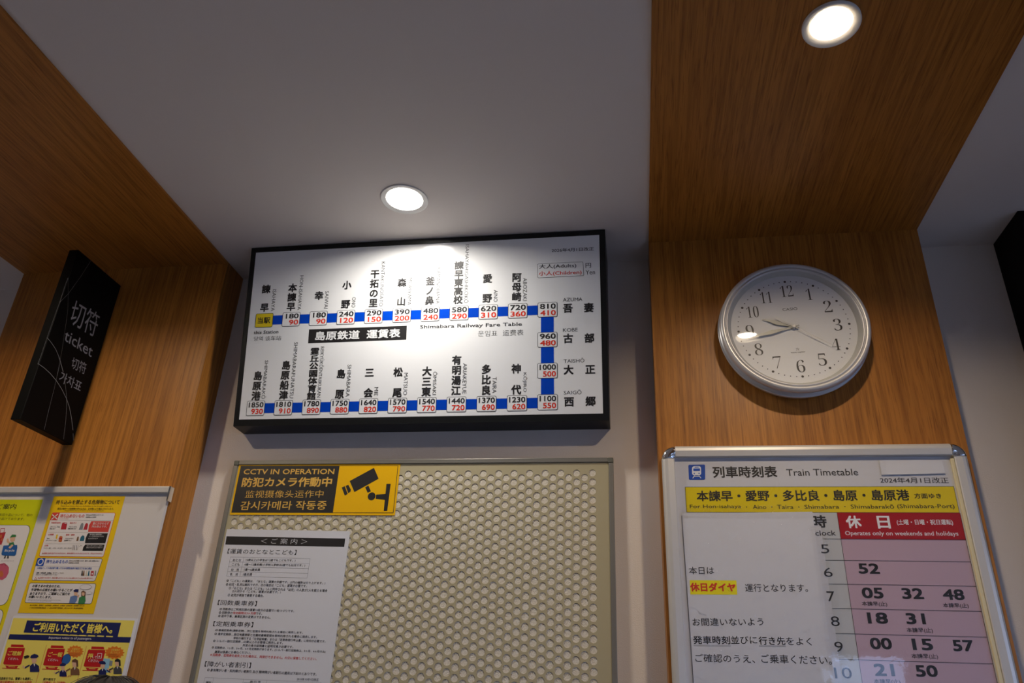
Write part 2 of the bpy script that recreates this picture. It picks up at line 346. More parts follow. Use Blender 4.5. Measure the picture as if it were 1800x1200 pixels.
('P','fare_box#14','black',2,[501.2,57.9,500.7,59.7,499.4,60.9,497.7,61.4,458.3,61.4,456.5,60.9,455.3,59.7,454.8,57.9,454.8,28.5,455.3,26.8,456.5,25.5,458.3,25,497.7,25,499.4,25.5,500.7,26.8,501.2,28.5]),
('P','fare_box#14','white',3,[500,57.8,499.7,59,498.8,59.9,497.5,60.2,458.4,60.2,457.2,59.9,456.3,59,455.9,57.8,455.9,28.7,456.3,27.4,457.2,26.5,458.4,26.2,497.5,26.2,498.8,26.5,499.7,27.4,500,28.7]),
('T','fare_box#14/fare_lettering','black',4,'1540',0.02,459.9,45.1,37.7,0,0,12.8),
('T','fare_box#14/fare_lettering','fare_red',4,'770',0.02,467.6,29,30,0,0,12.8),
('P','fare_box#15','black',2,[430.3,57.9,429.9,59.7,428.6,60.9,426.8,61.4,387.4,61.4,385.7,60.9,384.4,59.7,383.9,57.9,383.9,28.5,384.4,26.8,385.7,25.5,387.4,25,426.8,25,428.6,25.5,429.9,26.8,430.3,28.5]),
('P','fare_box#15','white',3,[429.2,57.8,428.9,59,427.9,59.9,426.7,60.2,387.6,60.2,386.3,59.9,385.4,59,385.1,57.8,385.1,28.7,385.4,27.4,386.3,26.5,387.6,26.2,426.7,26.2,427.9,26.5,428.9,27.4,429.2,28.7]),
('T','fare_box#15/fare_lettering','black',4,'1570',0.02,389.1,45.1,37.7,0,0,12.8),
('T','fare_box#15/fare_lettering','fare_red',4,'790',0.02,396.8,29,30,0,0,12.8),
('P','fare_box#16','black',2,[359.5,57.9,359,59.7,357.7,60.9,356,61.4,316.6,61.4,314.8,60.9,313.6,59.7,313.1,57.9,313.1,28.5,313.6,26.8,314.8,25.5,316.6,25,356,25,357.7,25.5,359,26.8,359.5,28.5]),
('P','fare_box#16','white',3,[358.3,57.8,358,59,357.1,59.9,355.8,60.2,316.7,60.2,315.5,59.9,314.6,59,314.2,57.8,314.2,28.7,314.6,27.4,315.5,26.5,316.7,26.2,355.8,26.2,357.1,26.5,358,27.4,358.3,28.7]),
('T','fare_box#16/fare_lettering','black',4,'1640',0.02,318.2,45.1,37.7,0,0,12.8),
('T','fare_box#16/fare_lettering','fare_red',4,'820',0.02,325.9,29,30,0,0,12.8),
('P','fare_box#17','black',2,[288.6,57.9,288.2,59.7,286.9,60.9,285.1,61.4,245.8,61.4,244,60.9,242.7,59.7,242.2,57.9,242.2,28.5,242.7,26.8,244,25.5,245.8,25,285.1,25,286.9,25.5,288.2,26.8,288.6,28.5]),
('P','fare_box#17','white',3,[287.5,57.8,287.2,59,286.2,59.9,285,60.2,245.9,60.2,244.6,59.9,243.7,59,243.4,57.8,243.4,28.7,243.7,27.4,244.6,26.5,245.9,26.2,285,26.2,286.2,26.5,287.2,27.4,287.5,28.7]),
('T','fare_box#17/fare_lettering','black',4,'1750',0.02,247.4,45.1,37.7,0,0,12.8),
('T','fare_box#17/fare_lettering','fare_red',4,'880',0.02,255.1,29,30,0,0,12.8),
('P','fare_box#18','black',2,[217.8,57.9,217.3,59.7,216,60.9,214.3,61.4,174.9,61.4,173.2,60.9,171.9,59.7,171.4,57.9,171.4,28.5,171.9,26.8,173.2,25.5,174.9,25,214.3,25,216,25.5,217.3,26.8,217.8,28.5]),
('P','fare_box#18','white',3,[216.7,57.8,216.3,59,215.4,59.9,214.2,60.2,175,60.2,173.8,59.9,172.9,59,172.5,57.8,172.5,28.7,172.9,27.4,173.8,26.5,175,26.2,214.2,26.2,215.4,26.5,216.3,27.4,216.7,28.7]),
('T','fare_box#18/fare_lettering','black',4,'1780',0.02,176.5,45.1,37.7,0,0,12.8),
('T','fare_box#18/fare_lettering','fare_red',4,'890',0.02,184.2,29,30,0,0,12.8),
('P','fare_box#19','black',2,[146.9,57.9,146.5,59.7,145.2,60.9,143.4,61.4,104,61.4,102.3,60.9,101,59.7,100.5,57.9,100.5,28.5,101,26.8,102.3,25.5,104,25,143.4,25,145.2,25.5,146.5,26.8,146.9,28.5]),
('P','fare_box#19','white',3,[145.8,57.8,145.5,59,144.6,59.9,143.3,60.2,104.2,60.2,103,59.9,102,59,101.7,57.8,101.7,28.7,102,27.4,103,26.5,104.2,26.2,143.3,26.2,144.6,26.5,145.5,27.4,145.8,28.7]),
('T','fare_box#19/fare_lettering','black',4,'1810',0.02,105.6,45.1,37.7,0,0,12.8),
('T','fare_box#19/fare_lettering','fare_red',4,'910',0.02,113.3,29,30,0,0,12.8),
('P','fare_box#20','black',2,[76.1,57.9,75.6,59.7,74.3,60.9,72.6,61.4,33.2,61.4,31.5,60.9,30.2,59.7,29.7,57.9,29.7,28.5,30.2,26.8,31.5,25.5,33.2,25,72.6,25,74.3,25.5,75.6,26.8,76.1,28.5]),
('P','fare_box#20','white',3,[75,57.8,74.6,59,73.7,59.9,72.5,60.2,33.3,60.2,32.1,59.9,31.2,59,30.8,57.8,30.8,28.7,31.2,27.4,32.1,26.5,33.3,26.2,72.5,26.2,73.7,26.5,74.6,27.4,75,28.7]),
('T','fare_box#20/fare_lettering','black',4,'1850',0.02,34.8,45.1,37.7,0,0,12.8),
('T','fare_box#20/fare_lettering','fare_red',4,'930',0.02,42.5,29,30,0,0,12.8),
('P','fare_box#21','black',2,[784.2,206.2,783.7,207.9,782.5,209.2,780.7,209.7,741.3,209.7,739.5,209.2,738.3,207.9,737.8,206.2,737.8,176.8,738.3,175.1,739.5,173.8,741.3,173.3,780.7,173.3,782.5,173.8,783.7,175.1,784.2,176.8]),
('P','fare_box#21','white',3,[783,206.1,782.7,207.3,781.8,208.2,780.5,208.6,741.5,208.6,740.2,208.2,739.3,207.3,739,206.1,739,176.9,739.3,175.7,740.2,174.8,741.5,174.4,780.5,174.4,781.8,174.8,782.7,175.7,783,176.9]),
('T','fare_box#21/fare_lettering','black',4,'960',0.02,743.4,193.4,37.2,0,0,12.8),
('T','fare_box#21/fare_lettering','fare_red',4,'480',0.02,744.1,177.3,36.5,0,0,12.8),
('P','fare_box#22','black',2,[784.2,132.5,783.7,134.2,782.5,135.5,780.7,136,741.3,136,739.5,135.5,738.3,134.2,737.8,132.5,737.8,103.1,738.3,101.3,739.5,100.1,741.3,99.6,780.7,99.6,782.5,100.1,783.7,101.3,784.2,103.1]),
('P','fare_box#22','white',3,[783,132.3,782.7,133.6,781.8,134.5,780.5,134.8,741.5,134.8,740.2,134.5,739.3,133.6,739,132.3,739,103.2,739.3,102,740.2,101.1,741.5,100.8,780.5,100.8,781.8,101.1,782.7,102,783,103.2]),
('T','fare_box#22/fare_lettering','black',4,'1000',0.02,742.9,119.7,37.7,0,0,12.8),
('T','fare_box#22/fare_lettering','fare_red',4,'500',0.02,750.6,103.6,30,0,0,12.8),
('P','fare_box#23','black',2,[784.2,59,783.7,60.8,782.5,62,780.7,62.5,741.3,62.5,739.5,62,738.3,60.8,737.8,59,737.8,29.6,738.3,27.8,739.5,26.6,741.3,26.1,780.7,26.1,782.5,26.6,783.7,27.8,784.2,29.6]),
('P','fare_box#23','white',3,[783,58.8,782.7,60.1,781.8,61,780.5,61.3,741.5,61.3,740.2,61,739.3,60.1,739,58.8,739,29.7,739.3,28.5,740.2,27.6,741.5,27.2,780.5,27.2,781.8,27.6,782.7,28.5,783,29.7]),
('T','fare_box#23/fare_lettering','black',4,'1100',0.02,742.9,46.2,37.7,0,0,12.8),
('T','fare_box#23/fare_lettering','fare_red',4,'550',0.02,750.6,30.1,30,0,0,12.8),
('E','station_name#0','black',1,'諫',0.038,50.3,346.7,23.2,23.2),
('E','station_name#0','black',1,'早',0.038,50.3,298.1,23.2,23.2),
('T','station_name#0/romaji','black',1,'ISAHAYA',0.0,68.1,345.2,0,-57.6,9.4,0),
('E','station_name#1','black',1,'本',0.038,120.6,346.9,23.2,23.2),
('E','station_name#1','black',1,'諫',0.038,120.6,322.1,23.2,23.2),
('E','station_name#1','black',1,'早',0.038,120.6,297.4,23.2,23.2),
('T','station_name#1/romaji','black',1,'HON-ISAHAYA',0.0,137.9,378.4,0,-90.6,9.4,0),
('E','station_name#2','black',1,'幸',0.038,192,323.5,23.2,23.2),
('T','station_name#2/romaji','black',1,'SAIWAI',0.0,207.6,334.6,0,-46.5,9.4,0),
('E','station_name#3','black',1,'小',0.038,262.7,347.8,23.2,23.2),
('E','station_name#3','black',1,'野',0.038,262.7,298.5,23.2,23.2),
('T','station_name#3/romaji','black',1,'ONO',0.0,278.4,315.3,0,-26.5,9.4,0),
('E','station_name#4','black',1,'干',0.038,333.4,373.7,23.2,23.2),
('E','station_name#4','black',1,'拓',0.038,333.4,348.7,23.2,23.2),
('E','station_name#4','black',1,'の',0.038,333.4,323.6,23.2,23.2),
('E','station_name#4','black',1,'里',0.038,333.4,298.5,23.2,23.2),
('T','station_name#4/romaji','black',1,'KANTAKUNOSATO',0.0,348.8,404.9,0,-116,9.4,0),
('E','station_name#5','black',1,'森',0.038,404.1,347.7,23.2,23.2),
('E','station_name#5','black',1,'山',0.038,404.1,299.4,23.2,23.2),
('T','station_name#5/romaji','black',1,'MORIYAMA',0.0,419.7,359.2,0,-70.2,9.4,0),
('E','station_name#6','black',1,'釜',0.038,475,348.6,23.2,23.2),
('E','station_name#6','black',1,'ノ',0.038,475,323.8,23.2,23.2),
('E','station_name#6','black',1,'鼻',0.038,475,299.1,23.2,23.2),
('T','station_name#6/romaji','black',1,'KAMANOHANA',0.0,490.4,382.4,0,-92.8,9.4,0),
('E','station_name#7','black',1,'諫',0.038,545.6,385.8,23.2,22),
('E','station_name#7','black',1,'早',0.038,545.6,363.8,23.2,22),
('E','station_name#7','black',1,'東',0.038,545.6,341.8,23.2,22),
('E','station_name#7','black',1,'高',0.038,545.6,319.9,23.2,22),
('E','station_name#7','black',1,'校',0.038,545.6,297.9,23.2,22),
('T','station_name#7/romaji','black',1,'ISAHAYAHIGASHIKŌKŌ',0.0,560.7,438.7,0,-149.7,11.2,0),
('E','station_name#8','black',1,'愛',0.038,616.8,348.8,23.2,23.2),
('E','station_name#8','black',1,'野',0.038,616.8,299,23.2,23.2),
('T','station_name#8/romaji','black',1,'AINO',0.0,632.4,319,0,-30,9.4,0),
('E','station_name#9','black',1,'阿',0.038,687.7,348.4,23.2,23.2),
('E','station_name#9','black',1,'母',0.038,687.7,324.1,23.2,23.2),
('E','station_name#9','black',1,'崎',0.038,687.7,299.7,23.2,23.2),
('T','station_name#9/romaji','black',1,'ABOZAKI',0.0,703,346,0,-57.6,9.4,0),
('E','station_name#10','black',1,'島',0.038,50.5,123.5,23.2,23.2),
('E','station_name#10','black',1,'原',0.038,50.5,98.5,23.2,23.2),
('E','station_name#10','black',1,'港',0.038,50.5,73.5,23.2,23.2),
('T','station_name#10/romaji','black',1,'SHIMABARAKŌ',0.0,65.1,161.6,0,-95.6,11.2,0),
('E','station_name#11','black',1,'島',0.038,121.3,147.8,23.2,23.2),
('E','station_name#11','black',1,'原',0.038,121.3,123.2,23.2,23.2),
('E','station_name#11','black',1,'船',0.038,121.3,98.6,23.2,23.2),
('E','station_name#11','black',1,'津',0.038,121.3,74,23.2,23.2),
('T','station_name#11/romaji','black',1,'SHIMABARAFUNATSU',0.0,137.3,205.6,0,-139.6,9.4,0),
('E','station_name#12','black',1,'霊',0.038,192.6,181.4,23.2,18.5),
('E','station_name#12','black',1,'丘',0.038,192.6,162.9,23.2,18.5),
('E','station_name#12','black',1,'公',0.038,192.6,144.5,23.2,18.5),
('E','station_name#12','black',1,'園',0.038,192.6,126,23.2,18.5),
('E','station_name#12','black',1,'体',0.038,192.6,107.5,23.2,18.5),
('E','station_name#12','black',1,'育',0.038,192.6,89.1,23.2,18.5),
('E','station_name#12','black',1,'館',0.038,192.6,70.6,23.2,18.5),
('T','station_name#12/romaji','black',1,'REIKYŪKŌENTAIIKUKAN',0.0,206.9,191.8,0,-125.3,11.2,0),
('E','station_name#13','black',1,'島',0.038,263.1,122.9,23.2,23.2),
('E','station_name#13','black',1,'原',0.038,263.1,73.8,23.2,23.2),
('T','station_name#13/romaji','black',1,'SHIMABARA',0.0,278.5,144.9,0,-78.4,9.4,0),
('E','station_name#14','black',1,'三',0.038,334.2,124.2,23.2,23.2),
('E','station_name#14','black',1,'会',0.038,334.2,75,23.2,23.2),
('T','station_name#14/romaji','black',1,'MIE',0.0,348.8,88.4,0,-21.4,9.4,0),
('E','station_name#15','black',1,'松',0.038,405.1,123.5,23.2,23.2),
('E','station_name#15','black',1,'尾',0.038,405.1,74.1,23.2,23.2),
('T','station_name#15/romaji','black',1,'MATSUO',0.0,419.9,121.1,0,-53.4,9.4,0),
('E','station_name#16','black',1,'大',0.038,475.5,123.9,23.2,23.2),
('E','station_name#16','black',1,'三',0.038,475.5,99.3,23.2,23.2),
('E','station_name#16','black',1,'東',0.038,475.5,74.7,23.2,23.2),
('T','station_name#16/romaji','black',1,'ŌMISAKI',0.0,490.7,122,0,-55.3,11.2,0),
('E','station_name#17','black',1,'有',0.038,546.7,148.9,23.2,23.2),
('E','station_name#17','black',1,'明',0.038,546.7,124.6,23.2,23.2),
('E','station_name#17','black',1,'湯',0.038,546.7,100.2,23.2,23.2),
('E','station_name#17','black',1,'江',0.038,546.7,75.9,23.2,23.2),
('T','station_name#17/romaji','black',1,'ARIAKEYUE',0.0,561.9,140.7,0,-73.3,9.4,0),
('E','station_name#18','black',1,'多',0.038,617.7,124.8,23.2,23.2),
('E','station_name#18','black',1,'比',0.038,617.7,100,23.2,23.2),
('E','station_name#18','black',1,'良',0.038,617.7,75.1,23.2,23.2),
('T','station_name#18/romaji','black',1,'TAIRA',0.0,633,105.6,0,-37.6,9.4,0),
('E','station_name#19','black',1,'神',0.038,688.6,124.3,23.2,23.2),
('E','station_name#19','black',1,'代',0.038,688.6,74.9,23.2,23.2),
('T','station_name#19/romaji','black',1,'KŌJIRO',0.0,703.4,114.6,0,-46.2,11.2,0),
('E','station_name#20','black',1,'吾',0.038,809.2,266.6,23.2,23.2),
('E','station_name#20','black',1,'妻',0.038,858.3,266.1,23.2,23.2),
('T','station_name#20/romaji','black',1,'AZUMA',0.0,797.9,282.9,45.7,0,0,8.6),
('E','station_name#21','black',1,'古',0.038,809.3,193,23.2,23.2),
('E','station_name#21','black',1,'部',0.038,858.4,192.4,23.2,23.2),
('T','station_name#21/romaji','black',1,'KOBE',0.0,797.6,209.1,34.1,0,0,8.6),
('E','station_name#22','black',1,'大',0.038,809.6,118.7,23.2,23.2),
('E','station_name#22','black',1,'正',0.038,859,118.4,23.2,23.2),
('T','station_name#22/romaji','black',1,'TAISHŌ',0.0,798.3,135.2,47.6,0,0,10.6),
('E','station_name#23','black',1,'西',0.038,810,44.7,23.2,23.2),
('E','station_name#23','black',1,'郷',0.038,858.5,44.8,23.2,23.2),
('T','station_name#23/romaji','black',1,'SAIGŌ',0.0,798.2,61.4,40.1,0,0,10.6),
('T','lettering#1','black',1,'this Station',0.012,28.8,229.4,64.7,0.1,-0,8.8),
('T','lettering#2','black',1,'당역 该车站',-0.005,30.6,211.8,71.4,0,-0,11.7),
('P','title_plate','black',1,[172.9,236.7,421.2,237.5,421.4,202.9,173.4,201.5]),
('T','title_plate','white',2,'島原鉄道',0.024,190.5,208.1,113.1,-0.2,0,22.6),
('T','title_plate','white',2,'運賃表',0.024,321.7,208.1,83.9,0.6,-0.2,22.3),
('T','lettering#3','black',1,'Shimabara Railway Fare Table',0.012,454.1,226.4,246.7,-1.6,0.1,11.4),
('T','lettering#4','black',1,'운임표',-0.01,596.2,205.2,46.4,-0.7,0.2,13.4),
('T','lettering#5','black',1,'运费表',-0.006,655.6,204.1,49.1,-0.3,0.1,14.5),
('T','lettering#6','black',1,'2026年4月1日改正',0.012,771.8,408,100.9,-0.9,0.1,9.3),
('P','fare_key','black',1,[736.8,377.1,737,378.3,737.6,379.3,738.6,379.9,739.7,380.1,843.7,380.7,844.9,380.5,845.9,379.8,846.6,378.9,846.8,377.7,848,347.6,847.8,346.5,847.2,345.5,846.2,344.9,845.1,344.6,741.1,344.1,740,344.3,739,344.9,738.3,345.9,738,347]),
('P','fare_key','white',2,[737.7,377.1,737.9,377.9,738.3,378.6,739,379.1,739.8,379.2,843.8,379.8,844.6,379.7,845.3,379.2,845.8,378.5,845.9,377.7,847.1,347.6,846.9,346.8,846.5,346.2,845.8,345.7,845,345.5,741.1,345,740.3,345.1,739.6,345.6,739.1,346.2,738.9,347]),
('T','fare_key','black',3,'大人(Adults)',0.008,741.4,365.2,89,-0.6,0.1,13.3),
('T','fare_key','fare_red',3,'小人(Children)',0.008,740.8,347.6,101.9,-0.5,0.1,13.2),
('T','lettering#7','black',1,'円',0.008,852.4,364.4,12.9,-0.1,0,12),
('T','lettering#8','black',1,'Yen',0.0,852.1,347.6,22.2,0.1,-0,10.8),
]
PRINT['cctv'] = [
('P','sheet','amber',0,[-938.5,533.9,-536.6,530.4,-536.8,410.9,-936.8,410.9]),
('P','printed_border','black',1,[-933.3,529,-541.4,526.8,-540.6,416,-933.5,416]),
('P','printed_border','amber',2,[-684.3,526.8,-542.6,525.8,-541.8,417.3,-684.3,417.1]),
('T','lettering#1','amber_text',2,'CCTV IN OPERATION',0.014,-922.8,507.9,227.6,-0.6,0,12.8),
('T','lettering#2','amber_text',2,'防犯カメラ作動中',0.026,-921.6,477.2,224.3,-0.1,0,23.1),
('T','lettering#3','amber_text',2,'监视摄像头运作中',-0.004,-907.2,451,193.3,0.4,-0,17.6),
('T','lettering#4','amber_text',2,'감시카메라 작동중',0.008,-913.5,421.9,211.4,1.4,-0.1,20.9),
('P','camera_pictogram','black',3,[-654.4,490.6,-599.4,521.8,-585,495.9,-639.3,464.3]),
('P','camera_pictogram','black',3,[-671.6,475.3,-664.7,478.3,-654.8,460,-661.2,456]),
('P','camera_pictogram','black',3,[-662.7,479.1,-656.5,481.6,-648.4,470.1,-649,465,-653.7,461.8]),
('P','camera_pictogram','black',3,[-614.9,475.6,-607.6,479.9,-599.9,466,-607.2,462.5]),
('P','camera_pictogram','black',3,[-587.4,454.4,-587.9,457.3,-589.2,459.8,-591.2,461.9,-593.8,463.2,-596.6,463.6,-599.5,463.2,-602.1,461.9,-604.1,459.8,-605.4,457.3,-605.9,454.4,-605.4,451.5,-604.1,449,-602.1,446.9,-599.5,445.6,-596.6,445.1,-593.8,445.6,-591.2,446.9,-589.2,449,-587.9,451.5]),
('P','camera_pictogram','black',3,[-586.4,458.4,-563.5,459.9,-563.6,446.1,-586.2,448.6]),
('P','camera_pictogram','black',3,[-564.7,483.6,-554.6,483.6,-555.6,420.7,-563.9,420.6]),
]
PRINT['notice'] = [
('P','sheet','paper',0,[-932.8,-40,-637.4,-26.6,-637.2,374.7,-936.2,377.6]),
('P','heading_bar','black',1,[-933.4,361.3,-646.3,358.1,-646.2,339.7,-932.4,342.4]),
('T','heading_bar','paper',2,'＜ ご 案 内 ＞',-0.008,-846.9,345.1,111.7,-0.7,0.1,12.1),
('T','lettering#1','black',1,'【運賃のおとなとこども】',0.0,-923.2,321.9,166.2,-1.1,0.1,11.1),
('P','printed_table#0','black',1,[-913.7,314.3,-722.3,312.9,-722.3,313.2,-913.7,314.7]),
('P','printed_table#0','black',1,[-913.7,303.7,-722.3,302.3,-722.3,302.6,-913.7,304]),
('P','printed_table#0','black',1,[-913.8,292.6,-722.3,291.3,-722.3,291.7,-913.8,293]),
('P','printed_table#0','black',1,[-913.8,282.1,-722.4,280.9,-722.4,281.2,-913.8,282.4]),
('P','printed_table#0','black',1,[-913.8,272,-722.4,270.9,-722.4,271.2,-913.8,272.3]),
('P','printed_table#0','black',1,[-913.8,314.5,-914,272.2,-913.7,272.2,-913.5,314.5]),
('P','printed_table#0','black',1,[-881,314.1,-882.1,271.9,-881.7,271.9,-880.7,314.1]),
('P','printed_table#0','black',1,[-722.5,313.1,-722.6,271,-722.2,271,-722.1,313.1]),
('T','printed_table#0','black',1,'おとな',0.005,-906.4,305.2,20.1,-0.1,0,5.7),
('T','printed_table#0','black',1,'こども',0.005,-906.3,295.2,18.5,-0.1,0,5.7),
('T','printed_table#0','black',1,'幼\u3000児',0.005,-906.2,283.8,19.3,-0.1,0,5.7),
('T','printed_table#0','black',1,'乳\u3000児',0.005,-906.3,273.5,18.9,-0.1,0,5.6),
('T','printed_table#0','black',1,'12歳以上(小学生は12歳でもこどもです。)',0.005,-874.6,305.4,118.6,-0.4,0,6.2),
('T','printed_table#0','black',1,'6歳～12歳未満(小学校入学前は6歳でも幼児です。)',0.005,-875.9,295.1,144.5,-0.4,0,6.2),
('T','printed_table#0','black',1,'1歳～6歳未満',0.005,-874.9,284.3,38.2,-0.1,0,6.1),
('T','printed_table#0','black',1,'1歳未満',0.005,-875.3,273.7,21.4,-0,0,6.1),
('T','lettering#2','black',1,'◎「こども」の運賃は、「おとな」運賃の半額です。(5円の端数は切り上げます。)',0.006,-911.5,259.2,233.3,-2,0.1,6.2),
('T','lettering#3','black',1,'◎ 幼児・乳児は無料ですが、次の場合は「こども」運賃が必要です。',0.006,-911.2,251.6,191.2,-0.7,0,6.1),
('T','lettering#4','black',1,'①「おとな」または「こども」1人に同伴される「幼児」の人数が2人を超える場合',0.006,-902.6,243.8,231.6,-1.9,0,6.1),
('T','lettering#5','black',1,'(3人目から「こども」運賃が必要です。)',0.006,-893,237,114.8,-0.6,0,6.1),
('T','lettering#6','black',1,'② 幼児が単独で乗車する場合。',0.006,-902.1,228.7,85.3,-0,0,6.1),
('T','lettering#7','black',1,'◎ 回数券はご利用区間の運賃10枚分の金額で11枚つづりです。',0.006,-914.7,199.1,174.6,-0.9,0,5.6),
('T','lettering#8','black',1,'◎ 途中下車、乗車区間の変更はできません。',0.006,-914.8,184.6,122.6,-0.6,0,5.5),
('T','lettering#9','black',1,'◎ 普通定期券(通勤定期)…同じ区間を常時利用される場合に発売します。',0.006,-914.8,155,201.7,-0.6,0,5.4),
('T','lettering#10','black',1,'◎ 通学定期券…居住地最寄駅と在籍校最寄駅間を常時利用される場合に発売します。',0.006,-914.9,147.6,235.4,-0.9,0,5.4),
('T','lettering#11','black',1,'学校の発行する「在学証明書」または「定期券発行申込書」に校印が必要です。',0.006,-869.4,140,210.3,-1.2,0,5.4),
('T','lettering#12','black',1,'◎ シルバー割引定期券…65歳以上のお客様に発売します。',0.006,-914.9,133.3,160.6,-0.3,0,5.4),
('T','lettering#13','black',1,'所定の身分証明書と証明写真が必要です。',0.006,-845,126.1,115.4,-0.3,0,5.3),
('T','lettering#14','black',1,'◎ 定期券は、1ヶ月、3ヶ月、6ヶ月定期券があります。(シルバー割引定期券は、3ヶ月、6ヶ月のみ)',0.006,-915.1,119.4,259,-1.5,0,5.7),
('T','lettering#15','black',1,'運賃は係員にお尋ねください。',0.006,-906.6,111.3,83.1,0.4,-0,5.3),
('T','lettering#16','black',1,'◎ 身体障がい者・知的障がい者割引 及び 精神障がい者割引の適用は下記のとおりです。',0.006,-915.5,74.8,246.5,-0.9,0,5.9),
('T','lettering#17','black',1,'2015年10月1日改正',0.006,-711,63.6,48.4,0.3,-0,5.1),
('T','lettering#18','black',1,'◎ 回数券の',0.006,-914.8,191.6,32.5,0.1,-0,5.6),
('T','lettering#19','print_red',1,'有効期間は3ヶ月間',0.006,-881.6,191.7,53.4,-0,0,5.5),
('T','lettering#20','black',1,'です。',0.006,-827.6,191.7,14.2,-0.1,0,5.1),
('T','lettering#21','print_red',1,'※ 回数券、定期券を紛失された場合は、再発行できません。大切に保管してください。',0.006,-915.5,104.9,241.7,-1.3,0,5.7),
('T','lettering#22','black',1,'【回数乗車券】',0.0,-922.1,210,92.3,-0.6,0.1,10.8),
('T','lettering#23','black',1,'【定期乗車券】',0.0,-922.6,165.7,93.2,-0.1,0,10.6),
('T','lettering#24','black',1,'【障がい者割引】',0.0,-923.6,83.9,105.7,0.2,-0,10.9),
('P','printed_table#1','black',1,[-917.1,62.5,-656,61.3,-656,61.6,-917.1,62.8]),
('P','printed_table#1','black',1,[-917.2,62.7,-918.4,46.4,-918.1,46.3,-916.9,62.6]),
('P','printed_table#1','black',1,[-897.2,62.6,-898.4,46.1,-898.1,46.1,-896.9,62.5]),
('P','printed_table#1','black',1,[-829.2,62.2,-830,45.7,-829.7,45.7,-828.9,62.2]),
('P','printed_table#1','black',1,[-776.9,62,-778,51.1,-777.6,51,-776.6,62]),
('P','printed_table#1','black',1,[-827.7,55.4,-775.5,55.3,-775.5,55.7,-827.7,55.8]),
('T','printed_table#1','black',1,'割 引 率',0.006,-813.3,56.4,23.4,0,-0,3.6),
('T','printed_table#1','black',1,'種別',0.006,-913,51.7,11.9,0,-0,4),
]
